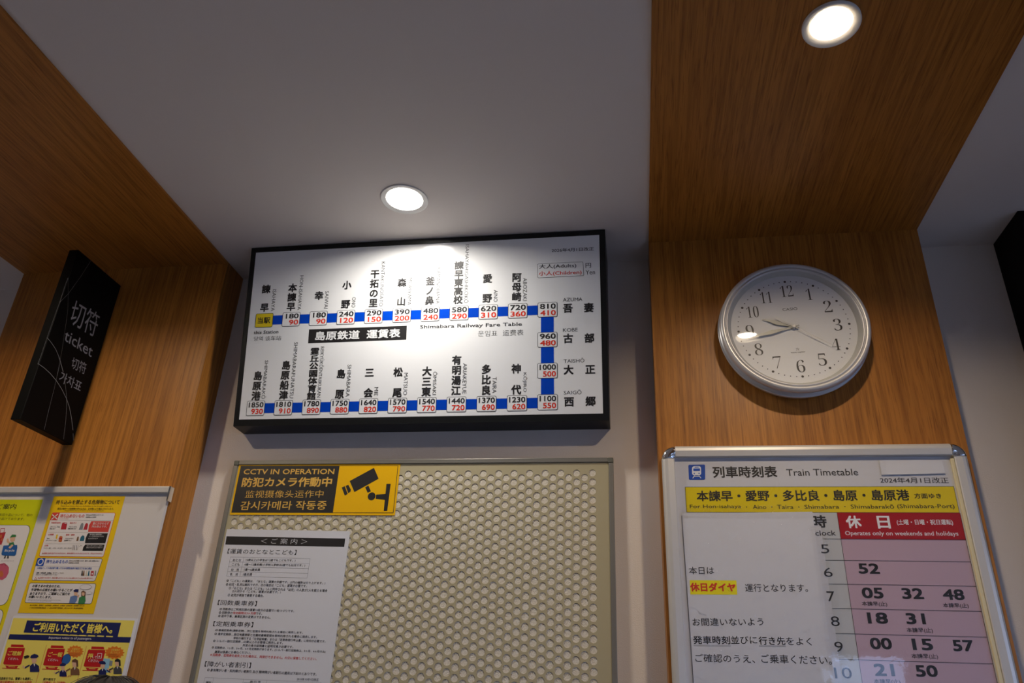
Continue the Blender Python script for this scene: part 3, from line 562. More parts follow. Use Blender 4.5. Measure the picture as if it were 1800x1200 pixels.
PRINT['timetable'] = [
('P','train_icon','icon_blue',1,[112,495.8,112.2,496.8,112.8,497.6,113.6,498.2,114.6,498.4,143.5,498.8,144.5,498.6,145.3,498,145.7,497.2,145.9,496.3,144.2,468.9,143.9,468,143.3,467.1,142.5,466.6,141.5,466.4,113.7,466.3,112.8,466.5,112,467.1,111.5,467.9,111.3,468.8]),
('P','train_icon','icon_blue',2,[112.1,495.8,112.3,496.8,112.9,497.5,113.7,498.1,114.6,498.3,143.5,498.7,144.4,498.5,145.2,498,145.7,497.2,145.8,496.3,144.1,468.9,143.8,468,143.2,467.2,142.4,466.7,141.5,466.5,113.7,466.4,112.8,466.6,112.1,467.1,111.6,467.9,111.4,468.8]),
('P','train_icon','white',3,[118.9,490.3,119.4,492.2,120.5,493.8,122.2,494.9,124.1,495.4,132.5,495.5,134.4,495.2,136,494.1,137,492.5,137.3,490.6,137,480.6,136.6,478.7,135.4,477,133.8,475.9,131.8,475.5,123.1,475.5,121.2,475.8,119.7,476.9,118.7,478.5,118.4,480.4]),
('P','train_icon','white',4,[119,490.3,119.4,492.2,120.6,493.8,122.2,494.9,124.1,495.3,132.5,495.4,134.4,495.1,135.9,494,136.9,492.5,137.2,490.6,136.9,480.6,136.5,478.7,135.3,477.1,133.7,476,131.8,475.6,123.1,475.6,121.3,475.9,119.7,477,118.7,478.6,118.5,480.4]),
('P','train_icon','icon_blue',5,[121.4,489,121.5,489.4,121.8,489.8,122.2,490.1,122.6,490.2,134,490.3,134.5,490.2,134.8,489.9,135.1,489.6,135.2,489.1,135.1,486,135,485.5,134.7,485.1,134.3,484.9,133.9,484.8,122.5,484.6,122,484.7,121.7,485,121.4,485.4,121.3,485.8]),
('P','train_icon','icon_blue',6,[121.5,489,121.6,489.4,121.8,489.7,122.2,490,122.6,490.1,134,490.2,134.4,490.1,134.8,489.9,135,489.5,135.1,489.1,135,486,134.9,485.5,134.6,485.2,134.3,484.9,133.9,484.9,122.5,484.7,122.1,484.8,121.7,485,121.5,485.4,121.4,485.8]),
('P','train_icon','icon_blue',5,[124.5,493.6,132.8,493.8,132.7,492.2,124.4,492]),
('P','train_icon','icon_blue',5,[124,479.5,123.9,480.2,123.4,480.7,122.7,480.9,122.1,480.7,121.6,480.2,121.4,479.5,121.6,478.9,122.1,478.4,122.7,478.2,123.4,478.4,123.9,478.9]),
('P','train_icon','icon_blue',5,[133.8,479.7,133.7,480.4,133.2,480.9,132.5,481,131.9,480.9,131.4,480.4,131.2,479.7,131.4,479.1,131.9,478.6,132.5,478.4,133.2,478.6,133.7,479.1]),
('P','train_icon','white',3,[122.7,475.6,118.4,469.9,119.6,469,123.9,474.7]),
('P','train_icon','white',3,[131.2,474.7,135.4,469.2,136.6,470.1,132.4,475.6]),
('P','train_icon','white',3,[121.9,472.5,133.2,472.7,133.2,474,121.9,473.8]),
('T','heading','black',1,'列車時刻表',0.026,160.3,470.2,127.9,0.3,-0.1,24.3),
('T','heading#1','black',1,'Train Timetable',0.004,306.4,473.8,138,0.2,-0,14),
('T','revision_date','black',1,'2024年4月1日改正',0.008,483.5,458,126.9,-0.6,0.1,11.9),
('P','route_band','black',1,[102.2,398.6,617.7,398.6,617.7,451.4,102.2,451.4]),
('P','route_band','poster_yellow',2,[103.1,399.5,616.8,399.5,616.8,450.5,103.1,450.5]),
('T','route_band','black',3,'本諫早・愛野・多比良・島原・島原港',0.024,124.6,421,407.9,1.6,-0.1,22.4),
('T','route_band','black',3,'方面ゆき',0.018,541.2,426.9,49.6,-0,0,10.3),
('T','route_band','black',3,'For Hon-isahaya',0.005,109.7,405,101,0.2,-0,9.3),
('T','route_band','black',3,'Aino',0.005,233.3,405.7,26,0,-0,8.3),
('T','route_band','black',3,'Taira',0.005,280.1,405.8,31.4,0.1,-0,8.3),
('T','route_band','black',3,'Shimabara',0.005,332.6,405.9,65.7,0.8,-0.1,8.2),
('T','route_band','black',3,'Shimabarakō',0.005,420.1,406.7,80.3,0.1,-0,8.6),
('T','route_band','black',3,'(Shimabara-Port)',0.005,506.3,405.2,104.5,0.2,-0,10.6),
('P','route_band','black',3,[222.4,409.6,222.1,410.3,221.5,410.8,220.8,410.8,220.2,410.3,219.9,409.6,220.2,408.9,220.8,408.5,221.5,408.5,222.1,408.9]),
('P','route_band','black',3,[271.4,409.7,271.1,410.4,270.5,410.9,269.8,410.9,269.2,410.4,269,409.7,269.2,409,269.8,408.6,270.5,408.6,271.1,409]),
('P','route_band','black',3,[323.2,409.8,323,410.5,322.4,410.9,321.6,410.9,321,410.5,320.8,409.8,321,409.1,321.6,408.6,322.4,408.6,323,409.1]),
('P','route_band','black',3,[410.4,410.6,410.2,411.2,409.6,411.7,408.8,411.7,408.3,411.2,408,410.6,408.3,409.9,408.8,409.4,409.6,409.4,410.2,409.9]),
('P','hour_column','hour_grey',1,[358.7,-180.1,392.7,-180.1,392.7,398.6,358.7,398.6]),
('P','holiday_column','pink',1,[392.7,-180.1,618.1,-180.1,618.1,347.2,392.7,347.2]),
('P','holiday_header','header_red',2,[392.7,347.2,618.1,347.2,618.1,398.6,392.7,398.6]),
('P','grid','black',3,[358.7,346.8,618.1,346.8,618.1,347.6,358.7,347.6]),
('P','grid','black',3,[358.7,306.2,618.1,306.2,618.1,307,358.7,307]),
('P','grid','black',3,[358.7,261.9,618.1,261.9,618.1,262.7,358.7,262.7]),
('P','grid','black',3,[358.7,217.7,618.1,217.7,618.1,218.5,358.7,218.5]),
('P','grid','black',3,[358.7,173.5,618.1,173.5,618.1,174.3,358.7,174.3]),
('P','grid','black',3,[358.7,129.2,618.1,129.2,618.1,130,358.7,130]),
('P','grid','black',3,[358.7,85,618.1,85,618.1,85.8,358.7,85.8]),
('P','grid','black',3,[358.7,40.7,618.1,40.7,618.1,41.5,358.7,41.5]),
('P','grid','black',3,[358.7,-3.5,618.1,-3.5,618.1,-2.7,358.7,-2.7]),
('P','grid','black',3,[358.7,-47.8,618.1,-47.8,618.1,-47,358.7,-47]),
('P','grid','black',3,[358.7,-92,618.1,-92,618.1,-91.2,358.7,-91.2]),
('P','grid','black',3,[358.7,-136.2,618.1,-136.2,618.1,-135.4,358.7,-135.4]),
('P','grid','black',3,[358.7,-180.5,618.1,-180.5,618.1,-179.7,358.7,-179.7]),
('P','grid','black',3,[393.1,-180.1,393.1,398.6,392.3,398.6,392.3,-180.1]),
('P','grid','black',3,[618.5,-180.1,618.5,398.6,617.7,398.6,617.7,-180.1]),
('T','holiday_header','white',3,'休',0.03,407,367.9,28.3,0.6,-0.5,24.8),
('T','holiday_header','white',3,'日',0.03,464.5,367.8,23.6,0.1,-0.1,24.8),
('T','holiday_header','white',3,'(土曜・日曜・祝日運転)',0.016,500.3,373.6,101.6,0.5,-0.1,12.1),
('T','holiday_header','white',3,'Operates only on weekends and holidays',0.01,402.1,352,204.9,0.5,-0,10.8),
('T','hour_column','black',2,'時',0.028,343.2,368.8,27.6,0.2,-0.1,24.7),
('T','hour_column','black',2,"O'clock",0.008,328.5,353.1,56.3,0.8,-0.2,10.5),
('T','hour_column','black',2,'6',0.0,352.6,275.2,15.7,0,-0,17.5),
('T','hour_column','black',2,'7',0.0,352.4,230.5,14.3,0.1,-0.1,18.4),
('T','hour_column','black',2,'8',0.0,353.5,186.5,15.2,0.2,-0.2,17.5),
('T','hour_column','black',2,'9',0.0,353.9,141.8,14.6,0.2,-0.3,17.9),
('T','hour_column','black',2,'10',0.0,347.7,97.1,29.6,0.8,-0.5,18.5),
('T','hour_column','black',2,'5',0.0,353,319.6,15.3,-0,0.1,16.9),
('T','departure_time#52','black',2,'52',0.03,416.3,282.1,38,-0.1,0,19.4),
('T','departure_time#05','black',2,'05',0.03,415.8,237.3,38.1,0.1,-0.1,19.7),
('T','departure_time#32','black',2,'32',0.03,486.4,237.5,37.9,0.1,-0.1,19.6),
('T','departure_time#48','black',2,'48',0.03,557.7,237.1,36.8,0.1,-0.1,19.2),
('T','departure_time#18','black',2,'18',0.03,418.7,192.5,35.7,0.3,-0.1,19.9),
('T','departure_time#31','black',2,'31',0.03,486,193,33.3,0.2,-0.1,19.6),
('T','departure_time#00','black',2,'00',0.03,416.5,148.3,37.6,0.5,-0.3,19.9),
('T','departure_time#15','black',2,'15',0.03,488.8,148.7,35,0.4,-0.2,19.6),
('T','departure_time#57','black',2,'57',0.03,557.2,148.7,35,0.4,-0.2,19.4),
('T','departure_time#21','black',2,'21',0.03,416.4,103.7,34.5,0.6,-0.3,20.3),
('T','departure_time#50','black',2,'50',0.03,486.6,104.2,36.9,0.7,-0.3,19.6),
('T','destination_note#886400','black',2,'本諫早(止)',0.012,413,222.4,44.5,0.1,-0,9.5),
('T','destination_note#917155','black',2,'本諫早(止)',0.012,554.4,222.3,43.6,0.1,-0,9.5),
('T','destination_note#1374817','black',2,'本諫早(止)',0.012,483.7,177.7,44.7,0.4,-0.1,9.5),
('T','destination_note#1856862','black',2,'本諫早(止)',0.012,484.1,133.5,44.6,0.6,-0.1,9.4),
('T','destination_note#2326512','black',2,'本諫早(止)',0.012,413,89.8,44.7,0.8,-0.2,8.9),
]
PRINT['patch'] = [
('P','sheet','paper',0,[487.9,504.4,605.5,503.7,605.8,476.6,487.7,474.3]),
]
PRINT['todaynotice'] = [
('P','sheet','paper',0,[96.9,49.7,345,58.3,346,399.7,92.9,395.4]),
('P','highlight','hi_yellow',1,[100.4,264.8,188.5,265.6,187.8,239.2,100,238]),
('T','highlight','print_red2',2,'休日ダイヤ',0.038,100.5,243.6,85.4,0.9,-0.2,16.5),
('T','lettering#1','black',1,'本日は',0.004,100.1,276,48,0.7,-0.2,14),
('T','lettering#2','black',1,'運行となります。',0.004,203.7,244.6,115.2,1.6,-0.2,14.8),
('T','lettering#3','black',1,'お間違いないよう',0.004,100.9,180.6,130.5,3.4,-0.4,14),
('T','lettering#4','black',1,'並びに',0.004,169.4,150.3,47.3,1.3,-0.4,14),
('T','lettering#5','black',1,'をよく',0.004,268.9,151.1,44.6,0.5,-0.1,13.5),
('T','lettering#6','black',1,'ご確認のうえ、',0.004,101.8,117.1,107.7,1.3,-0.2,14.2),
('T','lettering#7','black',1,'ご乗車ください。',0.004,220.9,118.8,123.6,0.6,-0.1,15.2),
('T','lettering#8','black',1,'発車時刻',0.014,100.2,148.4,67.5,1.4,-0.3,14.5),
('T','lettering#9','black',1,'行き先',0.014,219.6,150.1,47.4,0.9,-0.3,14.3),
('P','lettering#9','black',1,[100.1,146.4,168.2,147.6,168.2,148,100.1,146.7]),
('P','lettering#9','black',1,[219.1,148.6,266.9,149.5,266.9,149.9,219.1,149]),
('P','lettering#9','black',1,[100,144.7,168,145.9,168,146.3,100,145]),
('P','lettering#9','black',1,[219,146.9,266.7,147.8,266.7,148.2,219,147.3]),
]
PRINT['ticket'] = [
('T','lettering#1','sign_grey',1,'切符',0.0,39,264.7,98.5,8.7,-5.1,65),
('T','lettering#2','sign_grey',1,'ticket',0.004,42.8,219.6,103,2.8,-2.6,28.7),
('T','lettering#3','sign_grey',1,'切符',0.004,91.4,168.7,51.6,4.9,-4.6,28.9),
('T','lettering#4','sign_grey',1,'가차표',0.006,67.6,123,76.6,4.1,-0.8,26.8),
('P','printed_arc#1','line_grey',1,[45.1,447,31.2,393.2,31.6,393.1,45.5,446.9]),
('P','printed_arc#1','line_grey',1,[31.2,393.2,10.6,329.3,11,329.2,31.6,393.1]),
('P','printed_arc#1','line_grey',1,[10.6,329.3,-6.6,294.4,-6.2,294.2,11,329.1]),
('P','printed_arc#2','line_grey',1,[-6.2,363.9,10.7,329.2,11,329.3,-5.9,364]),
('P','printed_arc#2','line_grey',1,[10.7,329.2,24.5,292.8,24.8,292.9,11,329.3]),
('P','printed_arc#2','line_grey',1,[24.5,292.8,30.5,271.1,30.9,271.2,24.8,292.9]),
('P','printed_arc#2','line_grey',1,[30.5,271.1,36.8,243.5,37.1,243.6,30.9,271.2]),
('P','printed_arc#2','line_grey',1,[36.8,243.5,49.1,188.8,49.4,188.9,37.1,243.6]),
('P','printed_arc#2','line_grey',1,[49.1,188.8,57.9,133.4,58.2,133.5,49.4,188.9]),
('P','printed_arc#3','line_grey',1,[-7,363.6,-7.1,331.6,-6.6,331.6,-6.4,363.6]),
('P','printed_arc#3','line_grey',1,[-7.1,331.6,-6.2,297.7,-5.6,297.7,-6.6,331.7]),
('P','printed_arc#3','line_grey',1,[-6.2,297.7,-7.2,251.1,-6.7,251,-5.6,297.7]),
('P','printed_arc#3','line_grey',1,[-7.2,251.1,-7.5,201.4,-7,201.4,-6.7,251.1]),
('P','printed_arc#3','line_grey',1,[-7.5,201.4,-7,156.2,-6.5,156.2,-7,201.4]),
('P','printed_arc#3','line_grey',1,[-7,156.2,-7.8,132.8,-7.2,132.8,-6.5,156.2]),
('P','printed_arc#4','line_grey',1,[-7.4,201,9.7,196.1,9.9,196.9,-7.1,201.8]),
('P','printed_arc#4','line_grey',1,[9.6,196.1,29.2,187.9,29.5,188.6,9.9,196.9]),
('P','printed_arc#4','line_grey',1,[29.1,187.9,50.1,172.5,50.6,173.2,29.6,188.5]),
('P','printed_arc#4','line_grey',1,[50.1,172.6,67.3,155.2,67.8,155.7,50.6,173.1]),
('P','printed_arc#4','line_grey',1,[67.3,155.2,72.4,150.1,73,150.6,67.8,155.7]),
('P','printed_arc#5','line_grey',1,[44.6,176,66.4,154.8,66.7,155.2,45,176.4]),
('P','printed_arc#5','line_grey',1,[66.3,154.8,87.1,131.4,87.5,131.7,66.7,155.2]),
('P','printed_arc#5','line_grey',1,[87.1,131.4,105,103.5,105.4,103.8,87.5,131.7]),
('P','printed_arc#5','line_grey',1,[105,103.6,116.5,78.9,117,79.1,105.5,103.8]),
('P','printed_arc#5','line_grey',1,[116.5,78.9,128.6,45.7,129,45.9,117,79.1]),
('P','printed_arc#5','line_grey',1,[128.5,45.8,139,4.2,139.5,4.3,129,45.9]),
('P','printed_arc#6','line_grey',1,[-6.5,134.2,13,133,13,134,-6.5,135.2]),
('P','printed_arc#6','line_grey',1,[12.9,133.1,36,129,36.2,130,13.1,134]),
('P','printed_arc#6','line_grey',1,[36,129,61.2,121.2,61.5,122.2,36.2,130]),
('P','printed_arc#6','line_grey',1,[61.1,121.2,84.1,110.6,84.5,111.5,61.6,122.2]),
('P','printed_arc#6','line_grey',1,[84,110.6,106.7,96.6,107.2,97.4,84.5,111.5]),
('P','printed_arc#6','line_grey',1,[106.7,96.6,126.7,79.7,127.4,80.5,107.3,97.4]),
('P','printed_arc#6','line_grey',1,[126.6,79.8,144.3,57.3,145.1,57.9,127.4,80.4]),
('P','printed_arc#6','line_grey',1,[144.3,57.4,159.8,33.9,160.7,34.5,145.1,57.9]),
('P','printed_arc#7','line_grey',1,[163.2,27.9,171.9,12.2,172.5,12.5,163.7,28.2]),
('P','printed_arc#8','line_grey',1,[54.6,163,60,119.7,60.4,119.8,55,163]),
('P','printed_arc#8','line_grey',1,[60,119.7,62.7,96.2,63.1,96.2,60.4,119.8]),
('P','printed_arc#8','line_grey',1,[62.7,96.2,66.4,53.3,66.8,53.4,63.1,96.2]),
('P','printed_arc#8','line_grey',1,[66.4,53.3,72.2,3.7,72.6,3.8,66.8,53.4]),
]
PRINT['danger'] = [
('P','sheet','poster_gold',0,[-1339.6,432.9,-1157.5,432.8,-1158.1,176.2,-1340.3,173.9]),
('T','lettering#1','black',1,'持ち込みを禁止する危険物について',0.018,-1329.3,413.7,162.1,0.2,-0,10.5),
('T','lettering#2','print_brown',1,'Hazardous items that are forbidden to be brought with you',0.006,-1314.6,408.1,130.4,-0.4,0,3.3),
('T','lettering#3','black',1,'駅及び車内への危険物の持ち込みは、法令等により禁止されています。',0.004,-1320.3,401.1,142.9,-0.1,0,5),
('T','lettering#4','print_brown',1,'Bringing hazardous items to the station or on the train is prohibited by law.',0.004,-1300,397.5,99.5,-0.2,0,2.5),
('P','forbidden_items_box','print_red',1,[-1331,390.4,-1330.7,392.1,-1329.7,393.6,-1328.3,394.6,-1326.5,394.9,-1174,394.8,-1172.3,394.4,-1170.8,393.4,-1169.9,392,-1169.5,390.3,-1170.5,299.9,-1170.9,298.2,-1171.8,296.7,-1173.3,295.7,-1175,295.4,-1326.7,295.1,-1328.4,295.4,-1329.9,296.4,-1330.9,297.8,-1331.2,299.6]),
('P','forbidden_items_box','poster_white',2,[-1330,390.4,-1329.8,391.8,-1329,392.9,-1327.9,393.6,-1326.5,393.9,-1174,393.8,-1172.7,393.5,-1171.5,392.7,-1170.8,391.6,-1170.5,390.3,-1171.5,299.9,-1171.8,298.5,-1172.5,297.4,-1173.7,296.6,-1175,296.4,-1326.7,296.1,-1328.1,296.3,-1329.2,297.1,-1329.9,298.2,-1330.2,299.6]),
('P','forbidden_items_box','print_red',3,[-1329.7,394.1,-1311.1,394,-1312.1,376.8,-1330.1,377.1]),
('P','forbidden_items_box','poster_white',4,[-1329.4,388.8,-1313.7,378.7,-1312.5,380.5,-1328.2,390.6]),
('P','forbidden_items_box','poster_white',4,[-1315.6,391.9,-1328,379.4,-1326.4,377.8,-1314,390.3]),
('T','forbidden_items_box','print_red',3,'持ち込めないもの',0.016,-1307.7,382.5,61.7,0.2,-0,8.8),
('T','forbidden_items_box','black',3,'持ち込みが禁止されている',0.008,-1242.5,387.7,43.5,0.1,-0,3.1),
('T','forbidden_items_box','black',3,'危険物の代表例',0.008,-1241.8,382.7,25.9,0.1,-0,3),
('T','forbidden_items_box','print_red',3,'Items that are forbidden',0.0,-1308.2,379.1,23.9,0.1,-0,1.7),
('P','forbidden_items_box','line_dark',3,[-1328,376.6,-1170.8,376.4,-1170.8,376.7,-1328,376.8]),
('P','forbidden_items_box','line_dark',3,[-1325,349.1,-1225.6,349.1,-1225.6,349.4,-1325,349.3]),
('P','forbidden_items_box','line_dark',3,[-1324.6,323.4,-1228.1,324.3,-1228.1,324.5,-1324.6,323.7]),
('T','forbidden_items_box','print_red',3,'可燃性液体',0.01,-1325.4,369.1,24.3,0.1,-0,3.8),
('T','forbidden_items_box','print_red',3,'高圧ガス',0.01,-1277.4,368.9,16.4,0.1,-0,3.8),
('T','forbidden_items_box','black',3,'ガソリン、灯油、',0.01,-1323.8,360,24,0.1,-0,3.4),
('T','forbidden_items_box','black',3,'軽油 など',0.01,-1324.5,355.8,14.7,0.1,-0,3),
('T','forbidden_items_box','black',3,'プロパンガス、',0.01,-1277.5,360.2,21.3,0.1,-0,3.4),
('T','forbidden_items_box','black',3,'酸素缶等 など',0.01,-1278.3,356.1,20.9,0.1,-0,3),
('T','forbidden_items_box','print_red',3,'火薬類',0.01,-1323.7,342.2,13.6,0.1,-0,3.8),
('T','forbidden_items_box','print_red',3,'毒物・劇物',0.01,-1278.9,342,21.7,0.2,-0,3.7),
('T','forbidden_items_box','black',3,'花火、',0.01,-1324.3,333.8,8.2,0.1,-0,3),
('T','forbidden_items_box','black',3,'ダイナマイト など',0.01,-1324.8,329.1,27.6,0.2,-0,3.4),
('T','forbidden_items_box','black',3,'クロロホルム、',0.01,-1277.9,334.2,21.8,0.2,-0,3),
('T','forbidden_items_box','black',3,'農薬等 など',0.01,-1278.9,329.5,18.5,0.1,-0,3.3),
('T','forbidden_items_box','print_red',3,'刃物',0.01,-1324.6,317.4,9.4,0.1,-0,3.7),
('T','forbidden_items_box','black',3,'ナイフ、包丁、ハサミ、のこぎり、なた、斧 など',0.01,-1324.7,311.9,70.5,0.7,-0,3.3),
('P','forbidden_items_box','print_red',3,[-1224.4,375.2,-1175.1,375,-1175.4,350.7,-1225.6,350.8,-1227.7,365.8]),
('T','forbidden_items_box','poster_white',4,'量にかかわらず',0.006,-1219.2,367.3,39.9,-0.2,0,5.6),
('T','forbidden_items_box','poster_white',4,'持込禁止です。',0.006,-1219.8,360.5,38.4,-0.2,0,5.2),
('P','forbidden_items_box','black',3,[-1224.6,347.6,-1175.2,347.9,-1175,325.6,-1225.3,325.3,-1227.1,337.7]),
('T','forbidden_items_box','poster_white',4,'量や薬品の種類容器に',0.004,-1219.2,343.3,30.9,0.2,-0,3.2),
('T','forbidden_items_box','poster_white',4,'よっては持ち込みできる',0.004,-1219.6,338.9,36.4,0.3,-0,3.2),
('T','forbidden_items_box','poster_white',4,'ものがあります',0.004,-1220.1,334.4,23.9,0.2,-0,3.2),
('P','forbidden_items_box','black',3,[-1223.7,322.4,-1175.8,322.8,-1175.7,308.9,-1226.1,308.6,-1226.6,316.5]),
('T','forbidden_items_box','poster_white',4,'直ちに取り出せない状態に',0.002,-1218.8,318,39.9,0.4,-0,2.6),
('T','forbidden_items_box','poster_white',4,'梱包すれば持ち込み可能です',0.002,-1218.7,314.4,39.8,0.4,-0,2.6),
('T','forbidden_items_box','print_red',3,'他の旅客に危害を及ぼすおそれがあるもの、車両を破損するおそれがあるものなども、持ち込みできません。',0.006,-1324.9,300.3,149.5,1,-0,3.7),
('P','forbidden_items_box','can_red',3,[-1297,370.7,-1293.5,371.7,-1284.5,371.2,-1282.5,355.7,-1296,355.8]),
('P','forbidden_items_box','paper',4,[-1290.6,370.4,-1285.4,370.2,-1285.4,368.9,-1290.5,369]),
('P','forbidden_items_box','can_grey',3,[-1249.1,367.5,-1247.6,370.8,-1244.1,370.8,-1242.2,367.6,-1240.6,355.4,-1250.5,355.5]),
('P','forbidden_items_box','can_red',3,[-1238,367.6,-1236.5,370.8,-1233.4,370.6,-1230.6,367.3,-1229.6,355.4,-1239.2,355.6]),
('P','forbidden_items_box','poster_gold',3,[-1302.9,344.3,-1299.1,344.3,-1298.1,334.9,-1301.8,334.9]),
('P','forbidden_items_box','can_orange',3,[-1293.9,340,-1290.8,341.5,-1286,339.7,-1283.9,328.9,-1287.2,327.4,-1292.7,328.8]),
('P','forbidden_items_box','can_red',4,[-1294,337.2,-1285.7,336.9,-1285.2,333.9,-1293.6,334.2]),
('P','forbidden_items_box','can_brown',3,[-1248.7,338.5,-1246.8,340.9,-1244.6,338.5,-1243.4,330.2,-1248.5,330.1]),
('P','forbidden_items_box','can_teal',3,[-1240.1,339.5,-1237,342.9,-1231.9,341.8,-1229.6,335.8,-1229.9,330.3,-1240.3,330.2]),
('P','forbidden_items_box','black',3,[-1253.3,320.7,-1250.7,309.7,-1249.7,310,-1252.3,321]),
('P','forbidden_items_box','black',3,[-1249.1,320.8,-1246.6,309.8,-1245.6,310,-1248.2,321]),
('P','forbidden_items_box','black',3,[-1245,320.8,-1242.5,309.8,-1241.5,310,-1244,321]),
('P','forbidden_items_box','line_dark',3,[-1240.6,320.6,-1240,315.4,-1239.3,315.5,-1239.9,320.6]),
('P','forbidden_items_box','line_dark',3,[-1240,315.5,-1240.3,310,-1239.6,309.9,-1239.3,315.4]),
('P','forbidden_items_box','line_dark',3,[-1236.2,317.1,-1234.7,319.9,-1235.3,320.3,-1236.8,317.5]),
('P','forbidden_items_box','line_dark',3,[-1235,319.7,-1230.7,319.2,-1230.6,319.9,-1234.9,320.4]),
('P','allowed_items_box','print_navy',1,[-1332.9,287.4,-1332.6,289.2,-1331.7,290.6,-1330.2,291.6,-1328.5,291.9,-1175.3,292.3,-1173.6,292,-1172.3,291,-1171.4,289.5,-1171.2,287.8,-1174.6,247.7,-1175,246,-1176.1,244.6,-1177.7,243.6,-1179.4,243.2,-1326.5,242.8,-1328.3,243.1,-1329.8,244.1,-1330.8,245.6,-1331.2,247.3]),
('P','allowed_items_box','poster_white',2,[-1332,287.4,-1331.7,288.8,-1331,290,-1329.9,290.8,-1328.5,291,-1175.4,291.4,-1174,291.1,-1172.9,290.4,-1172.3,289.2,-1172.1,287.8,-1175.5,247.7,-1175.9,246.4,-1176.7,245.2,-1178,244.4,-1179.4,244.1,-1326.6,243.7,-1328,244,-1329.2,244.7,-1330,245.9,-1330.3,247.3]),
('P','allowed_items_box','icon_blue',3,[-1331.6,291.4,-1312.4,291.2,-1312.3,274.3,-1331.5,274.6]),
('P','allowed_items_box','poster_white',4,[-1314.4,283.3,-1314.8,285.5,-1315.8,287.5,-1317.4,289.2,-1319.5,290.2,-1321.7,290.5,-1323.9,290.2,-1325.9,289.2,-1327.5,287.5,-1328.6,285.5,-1328.9,283.3,-1328.6,281.1,-1327.5,279,-1325.9,277.4,-1323.9,276.4,-1321.7,276.1,-1319.5,276.4,-1317.4,277.4,-1315.8,279,-1314.8,281.1]),
('P','allowed_items_box','icon_blue',5,[-1316.7,283.3,-1317,284.8,-1317.7,286.2,-1318.8,287.3,-1320.2,288,-1321.7,288.3,-1323.2,288,-1324.6,287.3,-1325.7,286.2,-1326.4,284.8,-1326.7,283.3,-1326.4,281.8,-1325.7,280.4,-1324.6,279.3,-1323.2,278.6,-1321.7,278.3,-1320.2,278.6,-1318.8,279.3,-1317.7,280.4,-1317,281.8]),
('T','allowed_items_box','icon_blue',3,'持ち込めるもの',0.016,-1307.9,280,53.9,0.3,-0,8.4),
('T','allowed_items_box','black',3,'持ち込みは可能ですが、量や一部に制限がある',0.008,-1251.9,284.7,73.9,0.5,-0,3.3),
('T','allowed_items_box','black',3,'危険物の代表例',0.008,-1251.9,280.3,25.5,0.1,-0,2.9),
('P','allowed_items_box','line_dark',3,[-1329.2,273.6,-1172.7,274.6,-1172.7,274.8,-1329.2,273.9]),
('T','allowed_items_box','icon_blue',3,'日用品として小売店等で購入できる可燃性液体や高圧ガスを含む製品',0.008,-1324.9,267.5,133.5,0.7,-0,4.7),
('T','allowed_items_box','black',3,'酒類、化粧品類、医薬品、ライター、ペンキ、',0.008,-1323.9,257.6,68.1,0.4,-0,3.6),
('T','allowed_items_box','black',3,'カセットコンロ用ガスボンベ など',0.008,-1324.3,254,53.3,0.4,-0,3.2),
('T','allowed_items_box','print_red',3,'3kg以内かつ2L以内で、中身が漏れ出さないように十分に梱包されているもの等に限ります。',0.006,-1316.5,246.6,135.1,0.8,-0,3.9),
('P','allowed_items_box','can_orange',3,[-1322.7,250.6,-1317.5,244.8,-1324.5,244.7]),
('P','allowed_items_box','poster_white',4,[-1322,248.8,-1319.2,245.5,-1323.3,245.4]),
('P','allowed_items_box','black',3,[-1213.6,265.9,-1211.4,265.4,-1208.4,254.8,-1212.4,254.7]),
('P','allowed_items_box','can_brown',3,[-1209.5,266,-1207.3,265.5,-1204.4,254.8,-1208.4,254.8]),
('P','allowed_items_box','can_cream',3,[-1202.8,266.1,-1200.7,265.6,-1197.7,254.9,-1201.7,254.9]),
('P','allowed_items_box','can_teal',3,[-1197.4,266.1,-1195.2,265.6,-1192.3,255,-1196.3,254.9]),
('P','allowed_items_box','can_grey',3,[-1181.3,266.4,-1179.1,265.8,-1176.2,255.2,-1180.2,255.2]),
('P','allowed_items_box','can_red',3,[-1191,265,-1184.6,265.4,-1182.2,255.1,-1189.5,255]),
('P','allowed_items_box','poster_white',4,[-1188.1,260.9,-1185.3,261,-1184.6,257.4,-1187.6,257.4]),
('P','safety_notice_box','black',1,[-1333.5,233.6,-1333.3,235.3,-1332.4,236.8,-1331,237.8,-1329.3,238.1,-1174.8,239,-1173.1,238.7,-1171.6,237.7,-1170.5,236.3,-1170.1,234.6,-1168.7,200.2,-1168.9,198.4,-1169.8,197,-1171.3,196,-1173,195.6,-1326.8,195.1,-1328.5,195.4,-1330,196.4,-1331.1,197.8,-1331.5,199.5]),
('P','safety_notice_box','poster_white',2,[-1332.5,233.6,-1332.3,234.9,-1331.6,236.1,-1330.5,236.8,-1329.2,237.1,-1174.8,238,-1173.4,237.8,-1172.3,237,-1171.5,235.9,-1171.1,234.6,-1169.7,200.2,-1169.9,198.8,-1170.6,197.7,-1171.7,196.9,-1173,196.6,-1326.8,196.1,-1328.2,196.3,-1329.3,197.1,-1330.2,198.2,-1330.5,199.5]),
('T','safety_notice_box','black',3,'お客さまの安全のため、',0.02,-1323.8,228.5,69.2,0.3,-0,5.9),
('T','safety_notice_box','black',3,'手荷物の点検をお願いすることが',0.02,-1324.1,220,100.9,0.9,-0.1,6.2),
('T','safety_notice_box','black',3,'ありますので、ご理解とご協力を',0.02,-1324.5,212,97.8,1,-0.1,6.2),
('T','safety_notice_box','black',3,'お願いいたします。',0.02,-1324.8,205.1,55.7,0.2,-0,5.8),
('T','safety_notice_box','black',3,'Please note that we may inspect baggage for the safety of our passengers.',0.0,-1324,201,80.4,0.5,-0,1.8),
('T','safety_notice_box','black',3,'Your understanding and cooperation are appreciated.',0.0,-1324.9,198.8,58,0.1,-0,1.8),
